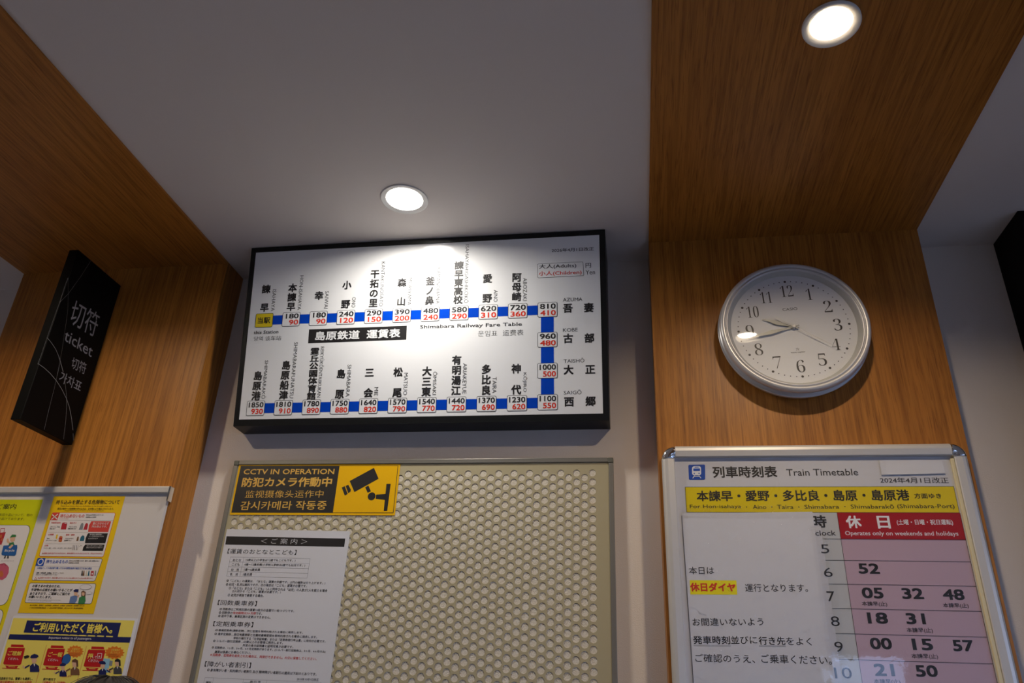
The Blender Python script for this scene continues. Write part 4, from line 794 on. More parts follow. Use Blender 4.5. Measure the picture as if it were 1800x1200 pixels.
('P','safety_notice_box','skin_ill',4,[-1217.7,220.7,-1209.6,220.4,-1207.8,213.5,-1211.3,211.4,-1216,213.9]),
('P','safety_notice_box','print_navy',5,[-1220.2,223.2,-1216.1,226.3,-1208.7,226,-1207.9,219.4,-1218.3,220.3]),
('P','safety_notice_box','uniform',4,[-1223.5,210.2,-1215.2,212.7,-1207.4,212.1,-1205.7,202.6,-1208.7,196.3,-1222.6,196.8]),
('P','safety_notice_box','skin_ill',4,[-1207.6,210.5,-1205.7,215.5,-1203.3,213.6,-1204.3,207.6]),
('P','safety_notice_box','hair_ill',4,[-1201.1,220.9,-1196.8,223.4,-1190.2,220.7,-1187.8,210.9,-1197.9,211.1]),
('P','safety_notice_box','skin_ill',5,[-1198.8,219.6,-1192.1,219.5,-1190.8,213.8,-1193.6,211.7,-1197.1,214.3]),
('P','safety_notice_box','can_green',5,[-1201.7,208.6,-1195,212.1,-1187.8,210.9,-1184.3,202,-1185.7,195.7,-1200.6,196]),
('P','safety_notice_box','line_dark',4,[-1179.2,230.7,-1179.7,232.2,-1181.1,233.6,-1183.4,234.9,-1186.3,235.8,-1189.7,236.4,-1193.4,236.6,-1197,236.4,-1200.4,235.8,-1203.4,234.9,-1205.6,233.6,-1207,232.2,-1207.5,230.7,-1207,229.1,-1205.6,227.7,-1203.4,226.5,-1200.4,225.5,-1197,224.9,-1193.4,224.7,-1189.7,224.9,-1186.3,225.5,-1183.4,226.5,-1181.1,227.7,-1179.7,229.1]),
('P','safety_notice_box','poster_white',5,[-1179.8,230.7,-1180.3,232.1,-1181.6,233.4,-1183.8,234.5,-1186.6,235.3,-1189.9,235.9,-1193.4,236,-1196.9,235.9,-1200.2,235.3,-1203,234.5,-1205.1,233.4,-1206.5,232.1,-1206.9,230.7,-1206.5,229.3,-1205.1,228,-1203,226.9,-1200.2,226,-1196.9,225.5,-1193.4,225.3,-1189.9,225.5,-1186.6,226,-1183.8,226.9,-1181.6,228,-1180.3,229.3]),
('P','safety_notice_box','line_dark',4,[-1173.8,218.3,-1174,219.1,-1174.7,219.8,-1175.9,220.5,-1177.4,221,-1179.1,221.3,-1181,221.4,-1182.9,221.3,-1184.6,221,-1186.1,220.5,-1187.3,219.8,-1188,219.1,-1188.3,218.3,-1188,217.5,-1187.3,216.8,-1186.1,216.2,-1184.6,215.7,-1182.9,215.4,-1181,215.3,-1179.1,215.4,-1177.4,215.7,-1175.9,216.2,-1174.7,216.8,-1174,217.5]),
('P','safety_notice_box','poster_white',5,[-1174,218.3,-1174.3,219,-1175,219.7,-1176.1,220.3,-1177.5,220.7,-1179.2,221,-1181,221.1,-1182.8,221,-1184.5,220.7,-1185.9,220.3,-1187.1,219.7,-1187.7,219,-1188,218.3,-1187.7,217.6,-1187.1,216.9,-1185.9,216.4,-1184.5,215.9,-1182.8,215.7,-1181,215.6,-1179.2,215.7,-1177.5,215.9,-1176.1,216.4,-1175,216.9,-1174.3,217.6]),
('T','lettering#5','print_brown',1,'国土交通省・警察庁・JR北海道・JR東日本・JR東海・JR西日本・JR四国・JR九州',0.004,-1315.9,188.6,131.1,1.4,-0,3.6),
('T','lettering#6','print_brown',1,'(一社)日本民営鉄道協会・(一社)日本地下鉄協会・第三セクター鉄道等協議会',0.004,-1315.1,183.1,129.5,1.5,-0,3.9),
]
PRINT['luggage'] = [
('P','sheet','poster_lime',0,[-1662.8,5,-1365.8,5,-1365.8,425,-1662.8,425]),
('T','lettering#1','black',1,'手回り品のご案内',0.004,-1573.7,399.6,144.4,2.6,-0.2,13.2),
('T','lettering#2','black',1,'手回り品について、他の',-0.002,-1467.5,385.6,87.3,-0.1,0,6.6),
('T','lettering#3','black',1,'を設けております。',-0.002,-1465.6,376.5,67.9,-0.7,0.1,6.9),
('P','luggage_box#0','black',1,[-1650.8,365.6,-1387.7,365.6,-1383.4,364.9,-1379.4,362.9,-1376.4,359.8,-1374.4,355.9,-1373.7,351.6,-1373.7,202.3,-1374.4,198,-1376.4,194.1,-1379.4,191,-1383.4,189,-1387.7,188.3,-1650.8,188.3]),
('P','luggage_box#0','poster_white',2,[-1650,364.8,-1388.5,364.8,-1384.2,364.1,-1380.2,362.1,-1377.2,359,-1375.2,355.1,-1374.5,350.8,-1374.5,203.1,-1375.2,198.8,-1377.2,194.9,-1380.2,191.8,-1384.2,189.8,-1388.5,189.1,-1650,189.1]),
('P','luggage_box#1','black',1,[-1650.8,181,-1387.7,181,-1383.4,180.3,-1379.4,178.4,-1376.4,175.3,-1374.4,171.4,-1373.7,167,-1373.7,29,-1374.4,24.7,-1376.4,20.8,-1379.4,17.7,-1383.4,15.7,-1387.7,15,-1650.8,15]),
('P','luggage_box#1','poster_white',2,[-1650,180.2,-1388.5,180.2,-1384.2,179.5,-1380.2,177.6,-1377.2,174.5,-1375.2,170.6,-1374.5,166.2,-1374.5,29.8,-1375.2,25.5,-1377.2,21.6,-1380.2,18.5,-1384.2,16.5,-1388.5,15.8,-1650,15.8]),
('P','suitcase_drawing','can_red',4,[-1458.2,345.9,-1434.2,349.1,-1434.6,320.2,-1457.5,321.3]),
('P','suitcase_drawing','can_orange',5,[-1445.9,341.8,-1441.3,343.7,-1440.1,336.1,-1444.5,335.2]),
('P','suitcase_drawing','can_orange',5,[-1439.9,334.2,-1436.4,335.2,-1435.6,328.6,-1439.4,328.6]),
('P','suitcase_drawing','can_red',4,[-1447.6,346.6,-1449.6,357.1,-1450.7,356.9,-1448.7,346.4]),
('P','suitcase_drawing','can_red',4,[-1450.1,356.4,-1439.9,356.9,-1440,358,-1450.2,357.5]),
('P','suitcase_drawing','can_red',4,[-1440.5,357.4,-1439.4,347.5,-1438.3,347.6,-1439.4,357.5]),
('P','cyclist_drawing','skin_ill',4,[-1418.1,336.3,-1405.9,337.9,-1403.7,328.9,-1409,326,-1415.3,328.8]),
('P','cyclist_drawing','can_green',5,[-1419.2,336.3,-1415.4,343.5,-1405.6,343,-1403.7,338.3]),
('P','cyclist_drawing','skin_ill',4,[-1425.3,332.5,-1423.1,335.3,-1418.5,328.8,-1413.2,324.7,-1415,322.2,-1422.8,325.9]),
('P','cyclist_drawing','can_green',4,[-1415.7,324.1,-1406,326.6,-1400.2,319.5,-1416.6,317.9]),
('P','cyclist_drawing','bag_blue',5,[-1428.5,318.4,-1394,320,-1391.4,314,-1389.6,299.2,-1391.5,295.9,-1423.6,296.6,-1426.9,299.8]),
('T','cyclist_drawing','poster_white',6,'Bicycle',0.012,-1420.6,303,24.8,0.6,-0.2,6.7),
('P','cyclist_drawing','skin_ill',6,[-1414.2,314.2,-1407.3,321.4,-1403.1,318.6,-1408.8,311.1]),
('P','cyclist_drawing','black',4,[-1416.8,295.6,-1414.3,295.6,-1413.1,290.1,-1417.8,289.7,-1416.5,291.9]),
('P','cyclist_drawing','black',4,[-1410.1,295.7,-1407.1,295.7,-1404.5,289.8,-1409.3,290.1]),
('P','dotted_line','line_dark',3,[-1422.7,283.9,-1420.4,284,-1420.4,284.7,-1422.7,284.6]),
('P','dotted_line','line_dark',3,[-1418.9,284,-1416.6,284,-1416.6,284.7,-1418.9,284.7]),
('P','dotted_line','line_dark',3,[-1415.1,284,-1412.8,284.1,-1412.8,284.8,-1415.1,284.7]),
('P','dotted_line','line_dark',3,[-1411.4,284.1,-1409,284.1,-1409.1,284.8,-1411.4,284.8]),
('P','dotted_line','line_dark',3,[-1407.6,284.1,-1405.3,284.1,-1405.3,284.8,-1407.6,284.8]),
('P','dotted_line','line_dark',3,[-1403.8,284.2,-1401.5,284.2,-1401.5,284.9,-1403.8,284.9]),
('P','dotted_line','line_dark',3,[-1400,284.2,-1397.7,284.2,-1397.7,284.9,-1400,284.9]),
('P','dotted_line','line_dark',3,[-1396.2,284.3,-1393.9,284.3,-1393.9,285,-1396.2,285]),
('P','dotted_line','line_dark',3,[-1392.5,284.3,-1390.2,284.3,-1390.2,285,-1392.5,285]),
('P','pet_carrier_drawing','pet_pink',4,[-1434,273.9,-1418.8,278.3,-1404.2,276.1,-1396.6,269.8,-1393.3,258,-1395.9,248.1,-1403.2,242.6,-1422.6,244.1]),
('P','pet_carrier_drawing','can_orange',5,[-1416.2,260.4,-1411,263.2,-1404.8,255.2,-1405.6,248.8,-1412.2,249.6]),
('P','pet_carrier_drawing','pet_pink',4,[-1416.5,273.7,-1414.1,278.7,-1415.6,279.4,-1417.9,274.4]),
('P','pet_carrier_drawing','pet_pink',4,[-1415,278.3,-1409.3,277.1,-1408.9,278.6,-1414.7,279.8]),
('P','pet_carrier_drawing','pet_pink',4,[-1409.8,277.4,-1407,272.9,-1405.7,273.7,-1408.4,278.3]),
]
PRINT['passengers'] = [
('P','sheet','laminate',0,[-1347.8,168.1,-1050.6,168.8,-1049.9,20.4,-1350.5,20.8]),
('P','yellow_print','poster_pale',1,[-1346,163.2,-1057.1,164.6,-1055.8,21.1,-1341.4,22]),
('P','title_banner','print_navy',2,[-1311,159.1,-1087.4,159.4,-1087,130.8,-1310.6,134.4]),
('P','title_banner','poster_pale',3,[-1306.1,133.7,-1290,133.5,-1289.8,131,-1306.3,131.4]),
('P','title_banner','poster_pale',3,[-1284.3,133.6,-1268.3,133.4,-1268.1,130.9,-1284.6,131.3]),
('P','title_banner','poster_pale',3,[-1262.7,133.5,-1246.7,133.3,-1246.6,130.8,-1263,131.2]),
('P','title_banner','poster_pale',3,[-1241.1,133.4,-1225.2,133.2,-1225.1,130.8,-1241.4,131.1]),
('P','title_banner','poster_pale',3,[-1219.7,133.3,-1203.8,133.1,-1203.7,130.7,-1220,131]),
('P','title_banner','poster_pale',3,[-1198.3,133.2,-1182.5,133,-1182.4,130.6,-1198.6,130.9]),
('P','title_banner','poster_pale',3,[-1177,133.1,-1161.3,132.9,-1161.2,130.5,-1177.3,130.8]),
('P','title_banner','poster_pale',3,[-1155.8,133,-1140.1,132.8,-1140,130.4,-1156.1,130.7]),
('P','title_banner','poster_pale',3,[-1134.7,132.9,-1119.1,132.7,-1119,130.3,-1135,130.6]),
('P','title_banner','poster_pale',3,[-1113.6,132.8,-1098.1,132.6,-1098,130.2,-1114,130.5]),
('T','title_banner','poster_yellow2',3,'ご利用いただく皆様へ。',0.028,-1290.8,136.4,188.3,0.5,-0,19.2),
('P','title_banner','print_navy',2,[-1342.6,130.3,-1056.1,131.4,-1056.5,120.6,-1343.1,119.7]),
('T','title_banner','poster_white',3,'Important notice to all passengers.',0.004,-1246.6,121.8,100.8,0.7,-0,6.4),
('P','train_drawing#0','print_red3',2,[-1331.4,109.9,-1302.3,110,-1299.8,105.7,-1296.4,103.9,-1295.3,98.2,-1294,72.1,-1297,69.8,-1333.1,69.8,-1336.6,71.8,-1337.3,102.4,-1334.6,104.3,-1330.9,104.8]),
('P','train_drawing#0','poster_pale',3,[-1333.9,103.7,-1297.5,103.7,-1297.5,104.7,-1333.9,104.7]),
('P','train_drawing#0','print_red3',2,[-1330.3,68.2,-1299.3,68.2,-1301.4,63.4,-1325.5,63.4]),
('P','train_drawing#0','print_red3',2,[-1335.9,63.4,-1294.7,63.6,-1294.5,62.3,-1335.9,62.1]),
('P','train_drawing#0','poster_pale',3,[-1321.8,66.8,-1306,66.7,-1306,65.6,-1321.8,65.7]),
('P','train_drawing#1','print_red3',2,[-1236.3,110.6,-1207.6,110.6,-1205.3,106.3,-1202,104.6,-1201,99,-1200.4,73.1,-1203.4,70.8,-1238.9,70.8,-1242.3,72.7,-1242.2,103.1,-1239.5,105,-1235.9,105.5]),
('P','train_drawing#1','poster_pale',3,[-1238.8,104.4,-1203,104.4,-1203,105.4,-1238.8,105.4]),
('P','train_drawing#1','print_red3',2,[-1236.2,69.2,-1205.8,69.2,-1207.9,64.4,-1231.6,64.4]),
('P','train_drawing#1','print_red3',2,[-1241.8,64.5,-1201.3,64.6,-1201.1,63.3,-1241.8,63.2]),
('P','train_drawing#1','poster_pale',3,[-1227.9,67.8,-1212.3,67.8,-1212.4,66.6,-1228,66.7]),
('P','train_drawing#2','print_red3',2,[-1141.3,110.9,-1113.1,110.9,-1110.9,106.7,-1107.8,104.9,-1107,99.4,-1107,73.7,-1110,71.4,-1144.9,71.5,-1148.1,73.4,-1147.3,103.5,-1144.6,105.4,-1141,105.9]),
('P','train_drawing#2','poster_pale',3,[-1143.9,104.7,-1108.7,104.8,-1108.7,105.8,-1143.9,105.7]),
('P','train_drawing#2','print_red3',2,[-1142.2,69.9,-1112.4,69.9,-1114.6,65.1,-1137.9,65.1]),
('P','train_drawing#2','print_red3',2,[-1147.9,65.2,-1108.1,65.3,-1108,64,-1148,63.9]),
('P','train_drawing#2','poster_pale',3,[-1134.1,68.5,-1118.9,68.4,-1119,67.3,-1134.2,67.4]),
('T','train_drawing#0','poster_yellow2',4,'ご理解',0.012,-1332.3,87.8,32.1,0.2,-0,9.3),
('T','train_drawing#0','poster_white',4,'ください。',0.012,-1328,79.3,24.7,-0,0,4.8),
('T','train_drawing#1','poster_yellow2',4,'ご一報',0.012,-1236.9,88.1,33.3,0.2,-0.1,9.3),
('T','train_drawing#1','poster_white',4,'ください。',0.012,-1233.8,79.8,24.2,-0,0,5.1),
('T','train_drawing#2','poster_yellow2',4,'押',0.012,-1144.5,87.6,11.5,-0.4,0.4,10.1),
('T','train_drawing#2','poster_white',4,'して',0.012,-1132.9,88.3,10.2,-0.4,0.2,4.7),
('T','train_drawing#2','poster_white',4,'ください。',0.012,-1140.2,80.7,24.9,0,-0,5.5),
('P','train_drawing#2','poster_white',4,[-1123.2,97.4,-1123.1,97.8,-1123,98.1,-1122.7,98.3,-1122.3,98.4,-1113.8,98.5,-1113.4,98.4,-1113.1,98.2,-1112.8,97.9,-1112.6,97.5,-1111.2,89.2,-1111.2,88.8,-1111.3,88.5,-1111.6,88.3,-1112,88.2,-1120.9,88.1,-1121.3,88.2,-1121.6,88.4,-1121.9,88.7,-1122,89.1]),
('P','train_drawing#2','print_red3',5,[-1121.8,96.3,-1121.7,96.7,-1121.6,97,-1121.3,97.2,-1120.9,97.3,-1114.6,97.3,-1114.2,97.3,-1113.8,97.1,-1113.6,96.7,-1113.4,96.4,-1112.6,90.3,-1112.6,89.9,-1112.8,89.6,-1113,89.3,-1113.4,89.3,-1119.9,89.2,-1120.3,89.3,-1120.7,89.5,-1120.9,89.8,-1121,90.2]),
('P','train_drawing#2','print_red3',6,[-1121.7,96.3,-1121.6,96.7,-1121.5,96.9,-1121.2,97.1,-1120.9,97.2,-1114.6,97.2,-1114.2,97.2,-1113.9,97,-1113.6,96.7,-1113.5,96.4,-1112.7,90.3,-1112.7,89.9,-1112.8,89.6,-1113.1,89.4,-1113.4,89.4,-1119.9,89.3,-1120.3,89.4,-1120.6,89.6,-1120.8,89.9,-1120.9,90.2]),
('P','train_drawing#2','poster_white',7,[-1115.3,92.1,-1115.6,93.1,-1116.5,93.7,-1117.5,93.7,-1118.4,93.1,-1118.7,92.1,-1118.4,91.1,-1117.5,90.4,-1116.5,90.4,-1115.6,91.1]),
('P','divider#0','print_red',2,[-1247.4,111.2,-1247.3,34.2,-1246.6,34.2,-1246.7,111.2]),
('P','divider#1','print_red',2,[-1153.7,111.5,-1153.7,34.6,-1153,34.6,-1153,111.5]),
('P','speech_burst#0','burst_orange',2,[-1156.1,100.6,-1159.9,98.3,-1156.4,95.1,-1161.7,94.2,-1160.6,90.6,-1166.4,91.2,-1167.9,88,-1173.1,90,-1176.8,87.7,-1180.4,90.8,-1185.7,89.9,-1186.9,93.4,-1192.7,94.1,-1191.3,97.4,-1196.5,99.5,-1192.8,101.8,-1196.3,105,-1191,106,-1192.1,109.5,-1186.3,108.9,-1184.8,112.2,-1179.6,110.1,-1175.8,112.4,-1172.2,109.3,-1166.9,110.2,-1165.7,106.7,-1159.9,106,-1161.3,102.7]),
('P','speech_burst#1','burst_orange',2,[-1061.9,101,-1066.4,98.5,-1062.6,95.3,-1068.7,94.2,-1067.7,90.5,-1074.3,91.1,-1076.3,87.7,-1082.1,89.9,-1086.6,87.4,-1090.5,90.7,-1096.7,89.7,-1097.9,93.4,-1104.5,94.1,-1102.7,97.5,-1108.6,99.7,-1104.2,102.2,-1108,105.5,-1101.8,106.5,-1102.9,110.3,-1096.2,109.7,-1094.2,113.1,-1088.3,110.9,-1083.8,113.4,-1079.9,110.1,-1073.7,111.1,-1072.6,107.3,-1065.9,106.7,-1067.7,103.2]),
('T','speech_burst#0','poster_yellow2',3,'不審者が',0.004,-1185.4,102.8,18.4,0.1,-0,4.1),
('T','speech_burst#0','poster_yellow2',3,'ありました！',0.004,-1186.8,98.3,20.5,0.2,-0,4.1),
('T','speech_burst#1','poster_yellow2',3,'非常事態が',0.004,-1094.2,103.4,20,0.2,-0,4.1),
('T','speech_burst#1','poster_yellow2',3,'起こりました',0.004,-1093.9,98.6,21.1,0.2,-0,4),
('T','speech_burst#0','print_brown',3,'There is a suspicious',0.004,-1189.9,94.1,28.2,0.4,-0,2),
('T','speech_burst#0','print_brown',3,'person!',0.004,-1182.3,91.3,11.7,-0,0,2),
('T','speech_burst#1','print_brown',3,'An emergency',0.004,-1098.4,95.6,19.5,0.2,-0,2),
('T','speech_burst#1','print_brown',3,'has occurred!',0.004,-1097.1,92.7,23.4,0.3,-0,2),
('P','figure_drawing#0','skin_ill',3,[-1274.6,85.5,-1263.1,86.2,-1259.1,78.9,-1262.2,74.4,-1268.8,75.1]),
('P','figure_drawing#0','print_navy',4,[-1277.2,85.4,-1276.2,89.9,-1269.7,92.8,-1260.5,90.9,-1257.9,87.8,-1261.5,84.5,-1274,83.8]),
('P','figure_drawing#0','print_navy',3,[-1271.9,68.8,-1267.2,73.7,-1259.9,74,-1250.9,69.5,-1245.9,58.3,-1267.9,57.6]),
('P','figure_drawing#0','poster_white',4,[-1265,73.4,-1261,73.6,-1260.7,68]),
('P','figure_drawing#0','print_navy',3,[-1272.1,69.4,-1281.6,63.3,-1284.3,66.2,-1274,71.8]),
('P','figure_drawing#0','skin_ill',4,[-1281.7,63.5,-1289.1,67.4,-1287.8,69.9,-1282.2,66.3]),
('P','figure_drawing#1','skin_ill',3,[-1201.1,72,-1192.5,72.5,-1189.6,67.1,-1192,63.7,-1196.9,64.2]),
('P','figure_drawing#1','print_navy',4,[-1203,72,-1202.2,75.3,-1197.3,77.4,-1190.5,76,-1188.6,73.7,-1191.3,71.3,-1200.6,70.7]),
('P','figure_drawing#1','print_navy',3,[-1199.3,59.6,-1195.8,63.2,-1190.3,63.4,-1183.6,60,-1180.1,51.6,-1196.5,51.1]),
('P','figure_drawing#1','poster_white',4,[-1194.1,63,-1191.1,63.1,-1191,58.9]),
('P','figure_drawing#1','print_navy',3,[-1199.4,59.9,-1206.6,55.4,-1208.6,57.6,-1200.8,61.7]),
('P','figure_drawing#1','skin_ill',4,[-1206.7,55.5,-1212.1,58.5,-1211.2,60.4,-1207.1,57.6]),
('P','figure_drawing#2','skin_ill',3,[-1177.5,80.7,-1166.8,81.4,-1163.3,74.6,-1166.2,70.3,-1172.4,71]),
('P','figure_drawing#2','hair_ill',4,[-1177.4,83.2,-1171.4,86.2,-1163.9,82.8,-1159.7,71.4,-1163,69.6,-1167.1,79.1,-1176.7,79.4]),
('P','figure_drawing#2','can_brown',3,[-1175.4,65.1,-1171,69.7,-1164.1,69.9,-1155.9,65.7,-1151.5,55.2,-1172,54.6]),
('P','figure_drawing#2','poster_white',4,[-1168.9,69.4,-1165.2,69.6,-1165.1,64.3]),
('P','figure_drawing#2','can_brown',3,[-1175.6,65.6,-1184.6,59.9,-1187.1,62.6,-1177.3,67.9]),
('P','figure_drawing#2','skin_ill',4,[-1184.6,60.1,-1191.4,63.8,-1190.2,66.2,-1185.1,62.7]),
('P','figure_drawing#3','skin_ill',3,[-1079.9,84.4,-1070,85,-1066.8,78.5,-1069.7,74.6,-1075.4,75.2]),
('P','figure_drawing#3','black',4,[-1079.7,86.7,-1074.1,89.5,-1067.2,86.3,-1063.6,75.6,-1066.7,73.9,-1070.3,82.8,-1079.2,83.1]),
('P','figure_drawing#3','dark_suit',3,[-1078.3,69.7,-1074.1,74,-1067.7,74.2,-1060.2,70.3,-1056.4,60.4,-1075.4,59.8]),
('P','figure_drawing#3','poster_white',4,[-1072.2,73.7,-1068.7,73.9,-1068.8,68.9]),
('P','figure_drawing#3','dark_suit',3,[-1078.5,70.2,-1087,64.8,-1089.2,67.4,-1080,72.3]),
('P','figure_drawing#3','skin_ill',4,[-1087,65,-1093.2,68.5,-1092.1,70.7,-1087.4,67.4]),
('P','figure_drawing#4','skin_ill',3,[-1100,78.6,-1109.6,78.7,-1109,72.5,-1104.1,69.1,-1099.1,69.9]),
('P','figure_drawing#4','print_navy',4,[-1098,78.7,-1101.1,82.3,-1107.8,84.3,-1114.2,82.3,-1114.6,79.7,-1110,77.2,-1099.6,77.2]),
('P','figure_drawing#4','print_navy',3,[-1093.3,65,-1099.6,68.8,-1105.7,68.6,-1110.5,64.5,-1108.5,55.2,-1090.5,55.7]),
('P','figure_drawing#4','poster_white',4,[-1101.3,68.4,-1104.5,68.3,-1101.8,63.8]),
('P','figure_drawing#4','print_navy',3,[-1093.5,65.5,-1082.6,61,-1082,63.5,-1093.2,67.5]),
('P','figure_drawing#4','skin_ill',4,[-1082.7,61.2,-1078.9,64.8,-1081.2,66.7,-1083.7,63.5]),
('P','gas_can_drawing','black',3,[-1293.1,87,-1285.1,90.1,-1279.6,88.4,-1280.9,84.6,-1289.6,82.5]),
('P','figure_drawing#1','bag_blue',2,[-1181.7,84.4,-1182.2,87.6,-1183.7,90.6,-1186,92.9,-1189,94.4,-1192.2,94.9,-1195.5,94.4,-1198.4,92.9,-1200.7,90.6,-1202.2,87.6,-1202.7,84.4,-1202.2,81.1,-1200.7,78.2,-1198.4,75.9,-1195.5,74.4,-1192.2,73.9,-1189,74.4,-1186,75.9,-1183.7,78.2,-1182.2,81.1]),
('P','figure_drawing#4','sky_ill',2,[-1107.2,88.7,-1091.8,88.2,-1088.3,61.9,-1101.4,62.4]),
('P','figure_drawing#3','can_grey',3,[-1091.3,85.1,-1084.3,84.8,-1083.5,74.8,-1090.6,75.5]),
('T','lettering#1','black',2,'鉄道各社では、警察とも連携し、',0.02,-1336.5,40,80.2,1.9,-0.1,5.5),
('T','lettering#2','black',2,'駅や車内で',0.02,-1232.1,42.1,28.1,0.2,-0,5.4),
('T','lettering#3','print_red',2,'列車や駅構内などにおける防犯',0.02,-1336.1,32.9,79.6,1.9,-0.1,5.5),
('T','lettering#4','print_red',2,'「不審者」や「不審物」',0.02,-1231.4,35.6,53.4,1.1,-0.1,5.4),
('T','lettering#5','print_red',2,'通報します',0.01,-1190.1,50,20.7,0.3,-0.1,4.3),
]

# ---- letter shapes: every distinct string is set once in the built-in font and turned into a mesh
_strings = set()
for ops in PRINT.values():
    for o in ops:
        if o[0] in 'TE': _strings.add((o[4], o[5]))
NUMS = {12: '𝟏𝟐', 1: '𝟏', 2: '𝟐', 3: '𝟑', 4: '𝟒', 5: '𝟓', 6: '𝟔', 7: '𝟕', 8: '𝟖', 9: '𝟗', 10: '𝟏𝟎', 11: '𝟏𝟏'}
for t in NUMS.values(): _strings.add((t, -0.020))
_strings |= {('CASIO', 0.03), ('wave ceptor', 0.0)}
_tmp = {}
for i, (t, w) in enumerate(sorted(_strings)):
    cu = bpy.data.curves.new('lettering_source', 'FONT')
    cu.body = t; cu.offset = min(w, 0.0); cu.resolution_u = 3 if len(t) < 6 else 2; cu.fill_mode = 'FRONT'
    ob = bpy.data.objects.new('lettering_source', cu); C.objects.link(ob); _tmp[(t, w)] = ob
bpy.context.view_layer.update()
_dg = bpy.context.evaluated_depsgraph_get()
GLYPH = {}
for k, ob in _tmp.items():
    me = ob.evaluated_get(_dg).to_mesh()
    vs = [(v.co.x, v.co.y) for v in me.vertices]; fs = [tuple(p.vertices) for p in me.polygons]
    if vs:
        xs = [a for a, _ in vs]; ys = [c for _, c in vs]
        GLYPH[k] = (vs, fs, min(xs), max(xs), min(ys), max(ys))
    ob.evaluated_get(_dg).to_mesh_clear()
for ob in _tmp.values():
    cu = ob.data; bpy.data.objects.remove(ob); bpy.data.curves.remove(cu)

class Plane:
    def __init__(s, O, U, V): s.O = Vector(O); s.U = Vector(U).normalized(); s.V = Vector(V).normalized(); s.N = s.U.cross(s.V)
    def at(s, u, v, n=0.0): return s.O + s.U * u + s.V * v + s.N * n
LAYER = 0.00022
def print_parts(key, plane, parent, base=0.0, sheet_thick=0.0004, sub=None):
    """builds the printed parts of one sheet as children of its thing"""
    parts = {}
    for o in PRINT[key]:
        mb = parts.setdefault(o[1], MB()); mb.flat = True
        n = base + o[3] * LAYER; step = 0.0
        if o[0] == 'P':
            a = o[4]; pts = [(a[i] / 1000, a[i + 1] / 1000) for i in range(0, len(a), 2)]
            ar = sum(p[0] * q[1] - q[0] * p[1] for p, q in zip(pts, pts[1:] + pts[:1]))
            if ar < 0: pts.reverse()
            if o[1] == 'sheet':
                k = len(pts)
                mb.flat = False
                mb.loft([[plane.at(u, v, n - sheet_thick) for u, v in pts], [plane.at(u, v, n) for u, v in pts]], o[2])
            else: mb.add([plane.at(u, v, n) for u, v in pts], [tuple(range(len(pts)))], o[2])
        else:
            g = GLYPH.get((o[4], o[5]))
            if not g: continue
            vs, fs, x0, x1, y0, y1 = g
            if o[5] > 0:                       # heavy lettering: overprinted with small shifts
                w = o[5] * 0.9; nv_ = len(vs)
                sh_ = [(w, w), (-w, w), (w, -w), (-w, -w)]
                fs = [tuple(a + nv_ * i for a in f) for i in range(4) for f in fs]
                vs = [(x + a, y + c) for a, c in sh_ for x, y in vs]
                x0 -= w; x1 += w; y0 -= w; y1 += w; step = 0.00003
            nn = len(vs) // 4 if step else len(vs)
            if o[0] == 'T':
                ou, ov, ru, rv, tu, tv = [c / 1000 for c in o[6:12]]
                q = []
                for i, (x, y) in enumerate(vs):
                    a = (x - x0) / (x1 - x0); c = (y - y0) / (y1 - y0)
                    q.append(plane.at(ou + a * ru + c * tu, ov + a * rv + c * tv, n + step * (i // nn)))
            else:
                cu_, cv_, ex, ey = [c / 1000 for c in o[6:10]]
                q = [plane.at(cu_ + (x - 0.5) * ex, cv_ + (y - 0.38) * ey, n + step * (i // nn)) for i, (x, y) in enumerate(vs)]
            mb.add(q, fs, o[2])
    out = {}
    for name in sorted(parts, key=lambda s_: '/' in s_):
        head_, _, tail_ = name.partition('/')
        out[name] = parts[name].build((tail_ or head_).split('#')[0], out[head_] if tail_ else parent)
    return out

# ------------------------------------------------------------------ the setting
def wallbox(name, a, b, m):
    mb = MB(); mb.box(a, b, m); return struct(name, mb)
XL, XR, YB = -2.6, 2.5, -3.0
wallbox('floor', (XL, YB, -0.05), (XR, WALL + 0.1, 0), 'floor_tile')
wallbox('wall_front', (XL, WALL, 0), (XR, WALL + 0.1, CEIL + 0.05), 'wall_white')
wallbox('wall_left', (XL - 0.1, YB - 0.1, 0), (XL, WALL + 0.1, CEIL + 0.05), 'wall_white')
# side wall on the right with a wide shop window
W0, W1, WZ0, WZ1 = -1.9, 0.7, 0.05, 2.15
mb = MB()
mb.box((XR, YB - 0.1, 0), (XR + 0.1, W0, CEIL + 0.05), 'wall_white'); mb.box((XR, W1, 0), (XR + 0.1, WALL + 0.1, CEIL + 0.05), 'wall_white')
mb.box((XR, W0, WZ1), (XR + 0.1, W1, CEIL + 0.05), 'wall_white'); mb.box((XR, W0, 0), (XR + 0.1, W1, WZ0), 'wall_white')
struct('wall_right', mb)
